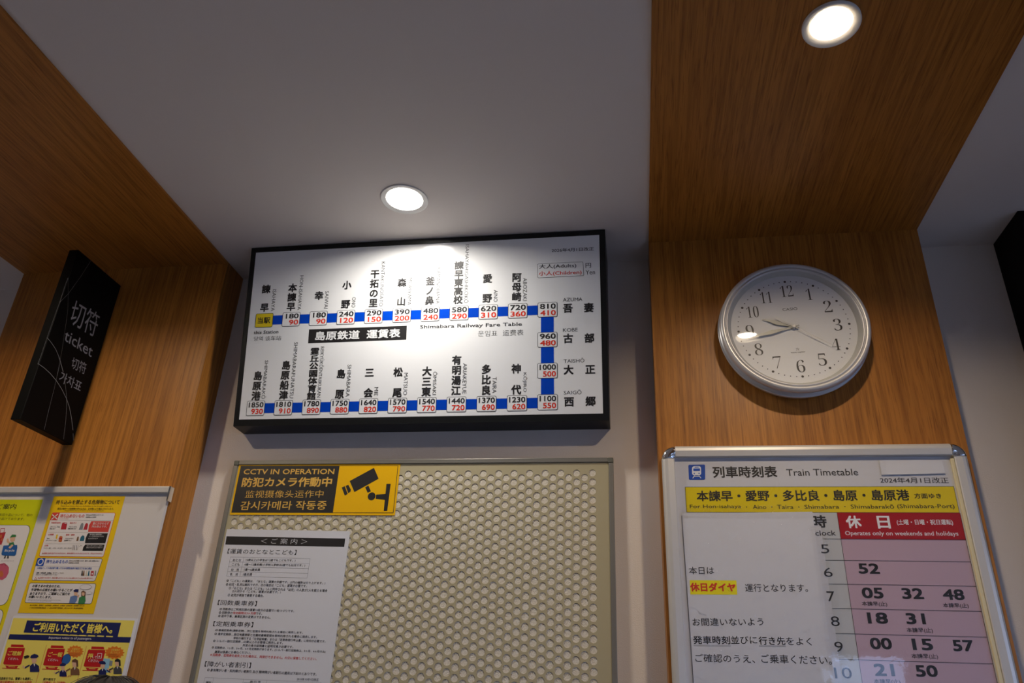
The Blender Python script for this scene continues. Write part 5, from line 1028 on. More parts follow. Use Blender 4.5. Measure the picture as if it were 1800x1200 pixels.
# rear wall with the glazed entrance
D0, D1, DZ1 = 1.25, 1.86, 2.08
mb = MB()
mb.box((XL - 0.1, YB - 0.1, 0), (D0, YB, CEIL + 0.05), 'wall_white'); mb.box((D1, YB - 0.1, 0), (XR + 0.1, YB, CEIL + 0.05), 'wall_white')
mb.box((D0, YB - 0.1, DZ1), (D1, YB, CEIL + 0.05), 'wall_white')
struct('wall_rear', mb)
def glazing(name, p, u, w, z0, z1, n):
    """metal frame and panes filling an opening that starts at p and runs along u"""
    u = Vector(u); q = Vector((-u.y, u.x, 0)); fr = MB(); gl = MB()
    def bar(a, b, c, d):
        pts = [Vector(p) + u * s_ + q * t + Vector((0, 0, z)) for s_ in (a, b) for t in (-0.025, 0.025) for z in (c, d)]
        fr.add(pts, [(0, 1, 3, 2), (4, 6, 7, 5), (0, 4, 5, 1), (2, 3, 7, 6), (0, 2, 6, 4), (1, 5, 7, 3)], 'window_metal')
    bar(0, w, z0, z0 + 0.05); bar(0, w, z1 - 0.05, z1)
    for k in range(n + 1):
        c = w * k / n; bar(max(0, c - 0.025), min(w, c + 0.025), z0 + 0.05, z1 - 0.05)
    gl.add([Vector(p) + u * a + Vector((0, 0, z)) for a, z in ((0.02, z0 + 0.02), (w - 0.02, z0 + 0.02), (w - 0.02, z1 - 0.02), (0.02, z1 - 0.02))], [(0, 1, 2, 3)], 'glass')
    o = struct(name, fr); g = gl.build('glass_pane', o); return o
glazing('window_1', (XR + 0.05, W0, 0), (0, 1, 0), W1 - W0, WZ0, WZ1, 2)
glazing('door_1', (D0, YB - 0.05, 0), (1, 0, 0), D1 - D0, 0.0, DZ1, 1)

# street level outside the windows
mb = MB(); mb.add([(-30, -30, -0.12), (30, -30, -0.12), (30, 30, -0.12), (-30, 30, -0.12)], [(0, 1, 2, 3)], 'asphalt'); mb.flat = True; struct('ground', mb)

# ceiling with round openings for the downlights
LIGHTS = [  # name, centre, opening radius, surface height
    ('centre', (-0.5010, 1.3775), 0.0425, CEIL), ('right', (0.3460, 0.9730), 0.0335, BAND), ('left', (-1.3500, 0.9600), 0.0335, BAND)]
def slab(name, x0, x1, y0, y1, z, thick, holes, m):
    """flat slab seen from below, with round holes cut through"""
    mb = MB()
    hs = sorted(holes, key=lambda h: h[0])
    segs = []; x = x0
    for hx, hy, hr in hs:
        a, b_ = hx - hr * 1.6, hx + hr * 1.6
        segs.append((x, a, None)); segs.append((a, b_, (hx, hy, hr))); x = b_
    segs.append((x, x1, None))
    def quad(xa, xb, ya, yb):
        for zz in (z, z + thick): mb.add([(xa, ya, zz), (xb, ya, zz), (xb, yb, zz), (xa, yb, zz)], [(0, 1, 2, 3)], m)
    for a, b_, h in segs:
        if not h: quad(a, b_, y0, y1); continue
        hx, hy, hr = h; ya, yb = hy - hr * 1.6, hy + hr * 1.6
        quad(a, b_, y0, ya); quad(a, b_, yb, y1)
        vs, fs = ring_cell(a, b_, ya, yb, hx, hy, hr, 40)
        for zz in (z, z + thick): mb.add([(p[0], p[1], zz) for p in vs], fs, m)
        n = 40
        mb.add([(p[0], p[1], z) for p in vs[:n]] + [(p[0], p[1], z + thick) for p in vs[:n]], [(k, (k + 1) % n, n + (k + 1) % n, n + k) for k in range(n)], m)
    for (xa, ya), (xb, yb) in (((x0, y0), (x1, y0)), ((x1, y0), (x1, y1)), ((x1, y1), (x0, y1)), ((x0, y1), (x0, y0))):
        mb.add([(xa, ya, z), (xb, yb, z), (xb, yb, z + thick), (xa, ya, z + thick)], [(0, 1, 2, 3)], m)
    return struct(name, mb)
lc, lr, ll = LIGHTS
slab('ceiling', XL - 0.1, XR + 0.1, YB - 0.1, WALL + 0.1, CEIL, 0.06,
     [(*lc[1], lc[2]), (lr[1][0], lr[1][1], 0.050), (ll[1][0], ll[1][1], 0.050)], 'ceiling_white')
# wood bands: a pilaster on the wall and a board on the ceiling, left and right
BL, BR_ = (-1.6527, -1.0470), (0.0521, 0.6640)
for tn, (a, c) , (h, k) in (('trim_1', BL, (ll, 'trim_2')), ('trim_3', BR_, (lr, 'trim_4'))):
    mb = MB(); mb.box((a, WOOD, 0), (c, WALL - 0.0002, CEIL - 0.0002), 'oak_upright'); struct(tn, mb)
    slab(k, a, c, YB + 0.001, WOOD - 0.0005, BAND, CEIL - BAND - 0.0002, [(*h[1], h[2])], 'oak_ceiling')
# tall black column at the right edge
mb = MB(); mb.box((0.8605, 1.552, 0.0), (1.35, WALL - 0.0005, CEIL - 0.0005), 'pillar_black')
o = mb.build('pillar'); tag(o, 'tall matt black column against the white wall right of the clock', 'pillar')

# ------------------------------------------------------------------ downlights
def lathe(mb, prof, cx, cy, m, n=48, axis='Z'):
    rings = []
    for k in range(n):
        t = 2 * PI * k / n
        rings.append([(cx + r * math.cos(t), cy + r * math.sin(t), z) for r, z in prof])
    L = len(prof); vs = [p for r_ in rings for p in r_]; fs = []
    for k in range(n):
        k2 = (k + 1) % n
        for j in range(L - 1): fs.append((k * L + j, k2 * L + j, k2 * L + j + 1, k * L + j + 1))
    mb.add(vs, fs, m)
def downlight(which, label, depth, r_lens, flange, lip, lens_mat, watts, col, spread):
    nm, (x, y), r, z = which
    t = thing('downlight', label, 'ceiling light', (x, y, z), 'recessed downlights')
    mb = MB()
    lathe(mb, [(r - 0.0006, z + 0.0010), (r - 0.0006, z - lip * 0.10), (r + 0.0010, z - lip * 0.16), (flange - 0.0022, z - lip), (flange - 0.0006, z - lip), (flange, z - lip * 0.8), (flange, z - 0.0003)], x, y, 'trim_white', 64)
    mb.build('trim_ring', t, True)
    mb = MB(); lathe(mb, [(r - 0.0006, z + 0.0005), (r_lens + 0.0005, z + depth), (r_lens + 0.0005, z + depth + 0.004)], x, y, 'trim_white', 64)
    mb.build('reflector', t, True)
    mb = MB(); n = 48
    mb.add([(x + r_lens * math.cos(2 * PI * k / n), y + r_lens * math.sin(2 * PI * k / n), z + depth + 0.003) for k in range(n)], [tuple(range(n))], lens_mat)
    mb.build('diffuser', t)
    ld = bpy.data.lights.new('lamp', 'AREA'); ld.shape = 'DISK'; ld.size = r_lens * 1.96; ld.energy = watts; ld.color = col; ld.spread = R(spread)
    lo = bpy.data.objects.new('lamp', ld); C.objects.link(lo); lo.location = (0, 0, depth + 0.0015); lo.parent = t
    return t
downlight(lc, 'round white downlight in the white ceiling above the fare board', 0.006, 0.0405, 0.0545, 0.0022, 'lamp_lens_neutral', LAMP_CENTRE, (1.0, 0.95, 0.87), 172)
downlight(lr, 'round recessed downlight in the wood ceiling above the clock', 0.011, 0.0275, 0.0465, 0.006, 'lamp_lens_warm', LAMP_RIGHT, (1.0, 0.81, 0.58), 170)
downlight(ll, 'round recessed downlight in the left wood ceiling band', 0.011, 0.0275, 0.0465, 0.006, 'lamp_lens_warm', LAMP_LEFT, (1.0, 0.81, 0.58), 170)

# ------------------------------------------------------------------ fare board (leans forward at the top)
fx0, fx1 = -0.9509, -0.0509
fb = Vector((0, 1.6285, 2.1148)); ft = Vector((0, 1.5370, 2.5647))
P_fare = Plane((fx0, fb.y, fb.z), (1, 0, 0), ft - fb)
FH = (ft - fb).length; FW = fx1 - fx0
t = thing('fare_board', 'wide black framed railway fare table board leaning out below the ceiling', 'sign', ((fx0 + fx1) / 2, WALL, fb.z))
mb = MB()
IN = (0.0117, 0.0156, 0.8868, 0.4473)        # panel opening on the front face: u0, v0, u1, v1
outer = [P_fare.at(u, v) for u, v in ((0, 0), (FW, 0), (FW, FH), (0, FH))]
inner = [P_fare.at(u, v) for u, v in ((IN[0], IN[1]), (IN[2], IN[1]), (IN[2], IN[3]), (IN[0], IN[3]))]
deep = [P_fare.at(u, v, -0.0022) for u, v in ((IN[0], IN[1]), (IN[2], IN[1]), (IN[2], IN[3]), (IN[0], IN[3]))]
back = [Vector((p.x, WALL - 0.0005, p.z)) for p in outer]
vs = outer + inner + deep + back; fs = []
for k in range(4):
    j = (k + 1) % 4
    fs += [(k, j, 4 + j, 4 + k), (4 + k, 4 + j, 8 + j, 8 + k), (k, 12 + k, 12 + j, j)]
fs += [(12, 15, 14, 13), (8, 9, 10, 11)]
mb.add(vs, fs, 'frame_black'); mb.build('frame', t)
mb = MB(); e = 0.0008
rect = ((IN[0] + e, IN[1] + e), (IN[2] - e, IN[1] + e), (IN[2] - e, IN[3] - e), (IN[0] + e, IN[3] - e))
mb.loft([[P_fare.at(u, v, -0.0021) for u, v in rect], [P_fare.at(u, v, -0.0012) for u, v in rect]], 'white'); mb.build('panel', t)
pp = print_parts('fare', P_fare, t, base=-0.0012)
pp['fare_box#0']['label'] = 'yellow box marking this station'
pp['title_plate']['label'] = 'black plate with white title lettering'

# ------------------------------------------------------------------ perforated notice board
px0, px1, pz1, pz0 = -0.9518, -0.0452, 2.0419, 1.12
PF = 1.6675                                   # front of its frame
t = thing('notice_board', 'beige perforated metal notice board with grey frame under the fare board', 'notice board', ((px0 + px1) / 2, WALL, pz0))
rw = 0.0105
def bar(name, a, b, m, par=t, bv=0.0012):
    mb = MB(); mb.box(a, b, m); o = mb.build(name, par); bevel(o, bv); return o
cz = 0.0125
bar('frame_rail', (px0 + cz, PF, pz1 - rw), (px1 - cz, WALL - 0.0005, pz1), 'frame_olive')
bar('frame_rail', (px0 + cz, PF, pz0), (px1 - cz, WALL - 0.0005, pz0 + rw), 'frame_olive')
bar('frame_rail', (px0, PF, pz0 + cz), (px0 + rw, WALL - 0.0005, pz1 - cz), 'frame_olive')
bar('frame_rail', (px1 - rw, PF, pz0 + cz), (px1, WALL - 0.0005, pz1 - cz), 'frame_olive')
for x in (px0, px1 - cz):
    for z in (pz0, pz1 - cz): bar('corner_cap', (x, PF - 0.0006, z), (x + cz, WALL - 0.0005, z + cz), 'cap_olive', t, 0.002)
PP = 1.6708                                   # perforated sheet
mb = MB(); mb.box((px0 + rw, PP + 0.0014, pz0 + rw), (px1 - rw, WALL - 0.0008, pz1 - rw), 'cork_pale'); mb.build('backing', t)
HP = dict(p=0.0204, r=0.0080, x=-0.0920, z=2.0072)
mb = MB(); mb.flat = True
xa, xb, za, zb = px0 + rw, px1 - rw, pz0 + rw, pz1 - rw
cw = HP['p'] * math.sqrt(3) / 2
def flat(x0, x1, z0, z1): mb.add([(x0, PP, z0), (x1, PP, z0), (x1, PP, z1), (x0, PP, z1)], [(0, 1, 2, 3)], 'peg_beige')
ncol = int((HP['x'] - (xa + 0.018)) / cw)
flat(HP['x'] + cw / 2, xb, za, zb); flat(xa, HP['x'] - ncol * cw - cw / 2, za, zb)
for c in range(ncol + 1):
    x = HP['x'] - c * cw; z = HP['z'] - (HP['p'] / 2 if c % 2 else 0)
    flat(x - cw / 2, x + cw / 2, z + HP['p'] / 2, zb)
    while z - HP['p'] > za + 0.012:
        vs, fs = ring_cell(x - cw / 2, x + cw / 2, z - HP['p'] / 2, z + HP['p'] / 2, x, z, HP['r'], 16)
        mb.add([(a, PP, b_) for a, b_ in vs], fs, 'peg_beige')
        mb.add([(a, PP, b_) for a, b_ in vs[:16]] + [(a, PP + 0.0014, b_) for a, b_ in vs[:16]], [(k, 16 + k, 16 + (k + 1) % 16, (k + 1) % 16) for k in range(16)], 'peg_beige')
        z -= HP['p']
    flat(x - cw / 2, x + cw / 2, za, z + HP['p'] / 2)
mb.build('perforated_panel', t)

def wall_plane(Y): return Plane((0, Y, 1.5), (1, 0, 0), (0, 0, 1))
def sheet_thing(key, name, label, cat, Y, thick=0.0004, group=None):
    a = [o for o in PRINT[key] if o[1] == 'sheet'][0][4]
    us, vs = a[0::2], a[1::2]
    t = thing(name, label, cat, ((min(us) + max(us)) / 2000, Y, 1.5 + min(vs) / 1000), group)
    return t, print_parts(key, wall_plane(Y), t, 0.0, thick)
Y0 = 1.5655 * 1.0667
sheet_thing('cctv', 'warning_sticker', 'amber and black security camera sticker at the top of the perforated board', 'sticker', Y0, PP - Y0 - 0.0001)
sheet_thing('notice', 'fare_notice', 'white printed ticket rules sheet below the amber camera sticker', 'notice', Y0, PP - Y0 - 0.0001)

# ------------------------------------------------------------------ train timetable in its snap frame
tx0, tx1, tz1, tz0 = 0.0578, 0.6535, 2.0385, 1.18
TF = 1.5770
t = thing('poster_frame', 'silver snap poster frame with chrome corners below the clock', 'poster frame', ((tx0 + tx1) / 2, WOOD, tz0))
def rail(p, d, w, L):
    """rounded snap rail: p outer corner, d run direction, w inward direction, L length"""
    p, d, w = Vector(p), Vector(d), Vector(w)
    prof = [(0, 0.0), (0.0, 0.0105), (0.0022, 0.0160), (0.0065, 0.0195), (0.0125, 0.0208), (0.0245, 0.0192), (0.0262, 0.0175), (0.0262, 0.0120), (0.0262, 0.0)]
    rings = [[p + d * s_ + w * a + Vector((0, -h, 0)) for a, h in prof] for s_ in (0, L)]
    mb = MB(); mb.loft(rings, 'aluminium'); o = mb.build('snap_rail', t)
    return o
FB = WOOD - 0.0002; cn = 0.0285
rail((tx0 + cn, FB, tz1), (1, 0, 0), (0, 0, -1), tx1 - tx0 - 2 * cn); rail((tx0 + cn, FB, tz0), (1, 0, 0), (0, 0, 1), tx1 - tx0 - 2 * cn)
rail((tx0, FB, tz0 + cn), (0, 0, 1), (1, 0, 0), tz1 - tz0 - 2 * cn); rail((tx1, FB, tz0 + cn), (0, 0, 1), (-1, 0, 0), tz1 - tz0 - 2 * cn)
for sx, x in ((1, tx0), (-1, tx1)):
    for sz, z in ((-1, tz1), (1, tz0)):
        mb = MB(); n = 10; cxx, czz = x + sx * cn, z + sz * cn; rings = []
        for k in range(n + 1):                     # quarter-round corner cap
            a = PI / 2 * k / n; dx, dz = -sx * math.cos(a), -sz * math.sin(a)
            rings.append([(cxx + dx * rr, FB - h, czz + dz * rr) for rr, h in ((cn, 0), (cn, 0.011), (cn * 0.93, 0.0168), (cn * 0.78, 0.0205), (cn * 0.55, 0.0216), (0.0022, 0.0200), (0.0022, 0))])
        mb.loft(rings, 'chrome'); mb.build('corner_cap', t, True)
mb = MB(); mb.box((tx0 + 0.012, 1.5884, tz0 + 0.012), (tx1 - 0.012, FB, tz1 - 0.012), 'gasket'); mb.build('backboard', t)
mb = MB(); mb.box((tx1 - 0.0335, 1.5812, tz0 + 0.03), (tx1 - 0.0262, 1.5868, tz1 - 0.032), 'gasket'); o = mb.build('gasket_strip', t); bevel(o, 0.0015)
mb = MB(); mb.add([(tx0 + 0.022, 1.5864, tz0 + 0.022), (tx1 - 0.0262, 1.5864, tz0 + 0.022), (tx1 - 0.0262, 1.5864, tz1 - 0.022), (tx0 + 0.022, 1.5864, tz1 - 0.022)], [(0, 1, 2, 3)], 'cover_film'); mb.flat = True; mb.build('cover_film', t)
# the printed timetable behind the film
YP = 1.4885 * 1.0667
t2 = thing('timetable_poster', 'train timetable poster with yellow band and red holiday header', 'poster', ((tx0 + tx1) / 2, YP, tz0 + 0.01))
mb = MB(); mb.box((tx0 + 0.010, YP, tz0 + 0.010), (tx1 - 0.030, YP + 0.0004, tz1 - 0.010), 'paper'); mb.build('sheet', t2)
print_parts('timetable', wall_plane(YP), t2)
YN = 1.4850 * 1.0667
sheet_thing('patch', 'paper_strip', 'blank white paper strip taped above the revision date', 'paper strip', YN + 0.0006, 0.0003)
tn_, parts_ = sheet_thing('todaynotice', 'holiday_notice', 'white taped notice with a yellow highlight covering the weekday timetable', 'notice', YN, 0.0004)
a_ = [o for o in PRINT['todaynotice'] if o[1] == 'sheet'][0][4]
mb = MB(); mb.flat = True; pl_ = wall_plane(YN)
q4 = [(a_[i] / 1000, a_[i + 1] / 1000) for i in (0, 2, 4, 6)]
mb.add([pl_.at(u_ * 1.0, v_, 0.0012) for u_, v_ in q4], [(0, 1, 2, 3)], 'laminate_film'); mb.build('laminate_film', tn_)
def tape(name, label, x0, x1, z0, z1, Y):
    mb = MB(); n = 14
    nx, nz = max(2, int((x1 - x0) / 0.006)), max(2, int((z1 - z0) / 0.006))
    vs = [(x0 + (x1 - x0) * i / nx, Y - 0.0003 * random.random(), z0 + (z1 - z0) * j / nz) for j in range(nz + 1) for i in range(nx + 1)]
    mb.add(vs, [(j * (nx + 1) + i, j * (nx + 1) + i + 1, (j + 1) * (nx + 1) + i + 1, (j + 1) * (nx + 1) + i) for j in range(nz) for i in range(nx)], 'tape_film')
    o = mb.build(name, None, True); tag(o, label, 'tape', 'pieces of clear tape on the timetable'); return o
tape('adhesive_tape', 'clear sticky tape across the top edge of the white taped notice', 0.094, 0.362, 1.5 + 0.386, 1.5 + 0.412, YN - 0.0004)
tape('adhesive_tape', 'clear sticky tape down the right edge of the white taped notice', 0.338, 0.372, 1.5 + 0.06, 1.5 + 0.372, YN - 0.0008)
tape('adhesive_tape', 'clear tape left of the blank paper strip', 0.484, 0.498, 2.0 - 0.030 , 2.0 + 0.001, YN - 0.0001)

# ------------------------------------------------------------------ wall clock
cx, cz_ = 0.3532, 1.5 + 0.7985
ang0 = R(2.5)
t = thing('wall_clock', 'round silver wall clock on the wood pilaster above the timetable', 'clock', (cx, WOOD, cz_ - 0.16))
def lathe_y(mb, prof, m, n=96):
    L = len(prof); vs = []; fs = []
    for k in range(n):
        a = 2 * PI * k / n
        vs += [(cx + r * math.cos(a), y, cz_ + r * math.sin(a)) for r, y in prof]
    for k in range(n):
        k2 = (k + 1) % n
        for j in range(L - 1): fs.append((k * L + j, k2 * L + j, k2 * L + j + 1, k * L + j + 1))
    mb.add(vs, fs, m)
u = 1.0667
mb = MB(); lathe_y(mb, [(0.02, 1.5978), (0.150, 1.5978), (0.1555, 1.590), (0.1590, 1.578), (0.1590, 1.5755), (0.1575, 1.5745), (0.1555, 1.5750), (0.1555, 1.562), (0.140, 1.5645), (0.02, 1.5965)], 'silver_paint'); mb.build('case', t, True)
mb = MB(); lathe_y(mb, [(0.1555, 1.5615), (0.1565, 1.556), (0.1560, 1.5515), (0.1535, 1.5478), (0.1500, 1.5462), (0.1465, 1.5470), (0.1450, 1.5484), (0.1448, 1.5502), (0.1437, 1.5502), (0.1435, 1.5484), (0.1405, 1.5490), (0.1392, 1.5505), (0.1386, 1.5530), (0.1386, 1.5560)], 'silver_paint'); mb.build('bezel', t, True)
mb = MB(); lathe_y(mb, [(0.1386, 1.5530), (0.1318, 1.5620), (0.1316, 1.5632)], 'dial_ring'); mb.build('inner_ring', t, True)
DY = 1.5630
def disc(name, r, y, m, par=t, n=96, c=(cx, cz_)):
    mb = MB(); mb.flat = True; mb.add([(c[0] + r * math.cos(2 * PI * k / n), y, c[1] + r * math.sin(2 * PI * k / n)) for k in range(n)], [tuple(range(n))], m); return mb.build(name, par)
mb = MB(); mb.flat = False
n = 96
mb.loft([[(cx + 0.1318 * math.cos(2 * PI * k / n), y, cz_ + 0.1318 * math.sin(2 * PI * k / n)) for k in range(n)] for y in (DY, DY + 0.002)], 'dial_white'); dial = mb.build('dial', t)
def pol(r, deg, tw=0.0):
    a = R(deg) - ang0
    return (cx + r * math.sin(a), cz_ + r * math.cos(a))
def place_text(mb, key, c, w, h, y, m):
    vs, fs, x0, x1, y0, y1 = GLYPH[key]
    ca, sa = math.cos(ang0), math.sin(ang0)
    q = []
    for a, b_ in vs:
        dx = ((a - x0) / (x1 - x0) - 0.5) * w; dz = ((b_ - y0) / (y1 - y0) - 0.5) * h
        q.append((c[0] + dx * ca - dz * sa, y, c[1] + dx * sa + dz * ca))
    mb.add(q, fs, m)
for k, s_ in NUMS.items():
    mb = MB(); mb.flat = True
    place_text(mb, (s_, -0.020), pol(0.0925, 30 * k), {1: 0.0125, 11: 0.0245, 10: 0.0258, 12: 0.0270}.get(k, 0.0170), 0.0285, DY - 0.0003, 'numeral')
    mb.build('numeral', t)
mb = MB(); mb.flat = True
for k in range(60):
    p = pol(0.1165, 6 * k); rr = 0.0027 if k % 5 == 0 else 0.0012
    mb.add([(p[0] + rr * math.cos(2 * PI * j / 12), DY - 0.0003, p[1] + rr * math.sin(2 * PI * j / 12)) for j in range(12)], [tuple(range(12))], 'numeral')
mb.build('minute_dots', t)
mb = MB(); mb.flat = True
place_text(mb, ('CASIO', 0.03), pol(0.0465, 0), 0.0315, 0.0066, DY - 0.0003, 'numeral')
place_text(mb, ('wave ceptor', 0.0), pol(0.0600, 180), 0.0300, 0.0042, DY - 0.0003, 'line_dark')
p = pol(0.0525, 180)
for a in (20, 80, 140, 220, 320): 
    d = Vector((math.cos(R(a)), 0, math.sin(R(a)))); q = Vector((-d.z, 0, d.x)) * 0.0004; c_ = Vector((p[0], DY - 0.0003, p[1]))
    mb.add([c_ + d * 0.001 - q, c_ + d * 0.004 - q, c_ + d * 0.004 + q, c_ + d * 0.001 + q], [(0, 1, 2, 3)], 'line_dark')
mb.build('maker_mark', t)
def hand(name, deg, L, tail, wmax, pos, y, m, th=0.0007):
    a = R(deg) - ang0; d = Vector((math.sin(a), 0, math.cos(a))); q = Vector((math.cos(a), 0, -math.sin(a)))
    c_ = Vector((cx, y, cz_))
    prof = [(-tail, wmax * 0.35), (0.0, wmax * 0.30), (L * 0.18, wmax * 0.35), (L * pos, wmax), (L * 0.86, wmax * 0.25), (L, wmax * 0.12)]
    left = [c_ + d * l + q * w for l, w in prof]; right = [c_ + d * l - q * w for l, w in prof][::-1]
    pts = left + right; mb = MB()
    mb.loft([[p_ for p_ in pts], [p_ + Vector((0, th, 0)) for p_ in pts]], m); return mb.build(name, t)
hand('hour_hand', 291.5, 0.067, 0.010, 0.0052, 0.55, DY - 0.0042, 'hand_grey')
hand('minute_hand', 258.5, 0.106, 0.012, 0.0046, 0.45, DY - 0.0058, 'hand_grey')
sh = hand('second_hand', 125.5, 0.099, 0.030, 0.0008, 0.5, DY - 0.0074, 'aluminium', 0.0004)
mb = MB(); a = R(305.5) - ang0; d = Vector((math.sin(a), 0, math.cos(a))); q = Vector((math.cos(a), 0, -math.sin(a))); c_ = Vector((cx, DY - 0.0074, cz_))
pts = [c_ + d * 0.008 + q * 0.0008, c_ + d * 0.036 + q * 0.0028] + [c_ + d * (0.040 + 0.0032 * math.cos(b)) + q * 0.0032 * math.sin(b) for b in [PI / 2 - PI * k / 6 for k in range(7)]] + [c_ + d * 0.036 - q * 0.0028, c_ + d * 0.008 - q * 0.0008]
mb.loft([pts, [p_ + Vector((0, 0.0005, 0)) for p_ in pts]], 'trim_white'); mb.build('counterweight', sh)
mb = MB(); n = 20
mb.loft([[(cx + r * math.cos(2 * PI * k / n), y, cz_ + r * math.sin(2 * PI * k / n)) for k in range(n)] for r, y in ((0.0040, DY - 0.0001), (0.0040, DY - 0.0080), (0.0030, DY - 0.0092))], 'aluminium'); mb.build('hub', t)
disc('glass', 0.1388, 1.5522, 'glass')

# ------------------------------------------------------------------ whiteboard on the left pilaster
wx0, wx1, wz1, wz0 = -1.632, -1.0450, 1.9545, 1.05
WB = 1.5878
t = thing('whiteboard', 'white enamel board with posters on the left wood pilaster', 'whiteboard', ((wx0 + wx1) / 2, WOOD, wz0))
mb = MB(); mb.box((wx0, WB + 0.0008, wz0), (wx1 - 0.007, WOOD - 0.0002, wz1 - 0.002), 'board_enamel'); mb.build('panel', t)
mb = MB()
prof = [(0, 0), (0, 0.0150), (-0.003, 0.0172), (-0.0140, 0.0172), (-0.0165, 0.0150), (-0.0165, 0)]
mb.loft([[(x, WOOD - 0.0002 - h, wz1 + dz) for dz, h in prof] for x in (wx0, wx1 - 0.004)], 'aluminium'); o = mb.build('top_rail', t)
mb = MB(); mb.box((wx1 - 0.0038, WOOD - 0.0165, wz1 - 0.034), (wx1, WOOD - 0.0002, wz1), 'chrome'); o = mb.build('end_cap', t); bevel(o, 0.001)
sheet_thing('luggage', 'luggage_poster', 'lime yellow luggage guide poster cut off by the left edge', 'poster', WB + 0.0003, 0.0003, 'posters on the whiteboard')
sheet_thing('danger', 'safety_poster', 'golden yellow dangerous goods poster with red and blue boxes', 'poster', WB + 0.0003, 0.0003, 'posters on the whiteboard')
sheet_thing('passengers', 'passenger_notice', 'pale yellow notice with navy title and three red train drawings', 'poster', WB - 0.0004, 0.0003, 'posters on the whiteboard')

# ------------------------------------------------------------------ projecting ticket sign
kx, ky0, ky1, kz0, kz1 = -1.3398, 1.4195, 1.5955, 2.0603, 2.5060
t = thing('ticket_sign', 'black projecting ticket counter sign with thin arcs above the whiteboard', 'sign', (kx - 0.012, WOOD, kz0))
mb = MB(); mb.box((kx - 0.0250, ky0, kz0), (kx, ky1, kz1), 'sign_black'); o = mb.build('panel', t); bevel(o, 0.0012)
mb = MB(); mb.box((kx - 0.0215, ky1, kz0 + 0.03), (kx - 0.0035, WOOD - 0.0003, kz1 - 0.03), 'frame_black'); mb.build('wall_bracket', t)
P_tk = Plane((kx, 1.334 * u, 1.5 + 0.5246 * u), (0, 1, 0), (0, 0, 1))
print_parts('ticket', P_tk, t, base=0.0002)

# ------------------------------------------------------------------ person at the lower left (only the top of the dark hair reaches into the frame)
PX, PY_, PH = -0.838, 1.235, 1.506           # standing place and crown height of the bare head
def ensure_skin(me, pts, root):
    bm = bmesh.new(); bm.from_mesh(me); lay = bm.verts.layers.skin.verify(); bm.verts.ensure_lookup_table()
    for v, p in zip(bm.verts, pts):
        v[lay].radius = (p[3], p[4] if len(p) > 4 else p[3]); v[lay].use_root = False
    bm.verts[root][lay].use_root = True
    bm.to_mesh(me); bm.free()
def baked(name, pts, edges, m, parent, root=0, level=2):
    """skeleton graph -> one continuous surface"""
    off = world_loc(parent)
    me = bpy.data.meshes.new('skeleton'); me.from_pydata([tuple(Vector(p[:3]) - off) for p in pts], edges, [])
    ensure_skin(me, pts, root)
    o = bpy.data.objects.new('skeleton', me); C.objects.link(o)
    o.modifiers.new('skin', 'SKIN').use_smooth_shade = True
    sb = o.modifiers.new('sub', 'SUBSURF'); sb.levels = level; sb.render_levels = level
    bpy.context.view_layer.update()
    res = bpy.data.meshes.new_from_object(o.evaluated_get(bpy.context.evaluated_depsgraph_get()))
    bpy.data.objects.remove(o); bpy.data.meshes.remove(me)
    res.name = name; res.materials.clear(); res.materials.append(MATS[m])
    for p in res.polygons: p.use_smooth = True
    q = bpy.data.objects.new(name, res); C.objects.link(q); q.parent = parent
    return q
pt = thing('person', 'person with dark hair in a navy jacket facing the left whiteboard', 'person', (PX, PY_, 0))
def W(x, y, z, *r): return (PX + x, PY_ + y, z, *r)
H = PH
pts = [W(0, 0, 0.52 * H, .135, .095), W(0, 0.0, 0.60 * H, .115, .085), W(0, 0.005, 0.70 * H, .135, .092), W(0, 0, 0.785 * H, .120, .080),
       W(0, 0.0, 0.832 * H, .050, .052), W(0, 0.010, 0.862 * H, .048, .050), W(0, 0.018, 0.895 * H, .064, .074), W(0, 0.012, 0.935 * H, .074, .088), W(0, 0.008, 0.965 * H, .070, .082)]
ed = [(0, 1), (1, 2), (2, 3), (3, 4), (4, 5), (5, 6), (6, 7), (7, 8)]
def chain(start, lst):
    a = start
    for p in lst: pts.append(p); ed.append((a, len(pts) - 1)); a = len(pts) - 1
    return a
hands = []
for s in (-1, 1):
    chain(0, [W(s * .085, 0, .475 * H, .085, .085), W(s * .090, .008, .285 * H, .055, .058), W(s * .092, -.006, .18 * H, .050, .052), W(s * .092, -.012, .045 * H, .034, .036), W(s * .098, .030, .028, .034, .026), W(s * .104, .115, .020, .036, .018)])
    e_ = chain(3, [W(s * .165, 0, .795 * H, .050), W(s * .200, -.010, .625 * H, .038), W(s * .205, .045, .495 * H, .026), W(s * .205, .060, .470 * H, .026, .017), W(s * .204, .072, .438 * H, .034, .014)])
    hands.append((s, e_))
    for k, (dx, L) in enumerate(((-.026, .058), (-.009, .068), (.009, .064), (.025, .050))):
        b = W(s * .204, .072 + dx, .438 * H)
        chain(e_, [W(s * .204, .074 + dx, .425 * H, .0088), W(s * .200, .076 + dx * 1.05, .425 * H - L * .5, .0082), W(s * .190, .078 + dx * 1.05, .425 * H - L, .0068)])
    chain(e_ - 1, [W(s * .197, .103, .452 * H, .0105), W(s * .190, .118, .430 * H, .0090), W(s * .184, .122, .412 * H, .0075)])
body = baked('body', pts, ed, 'human_skin', pt)
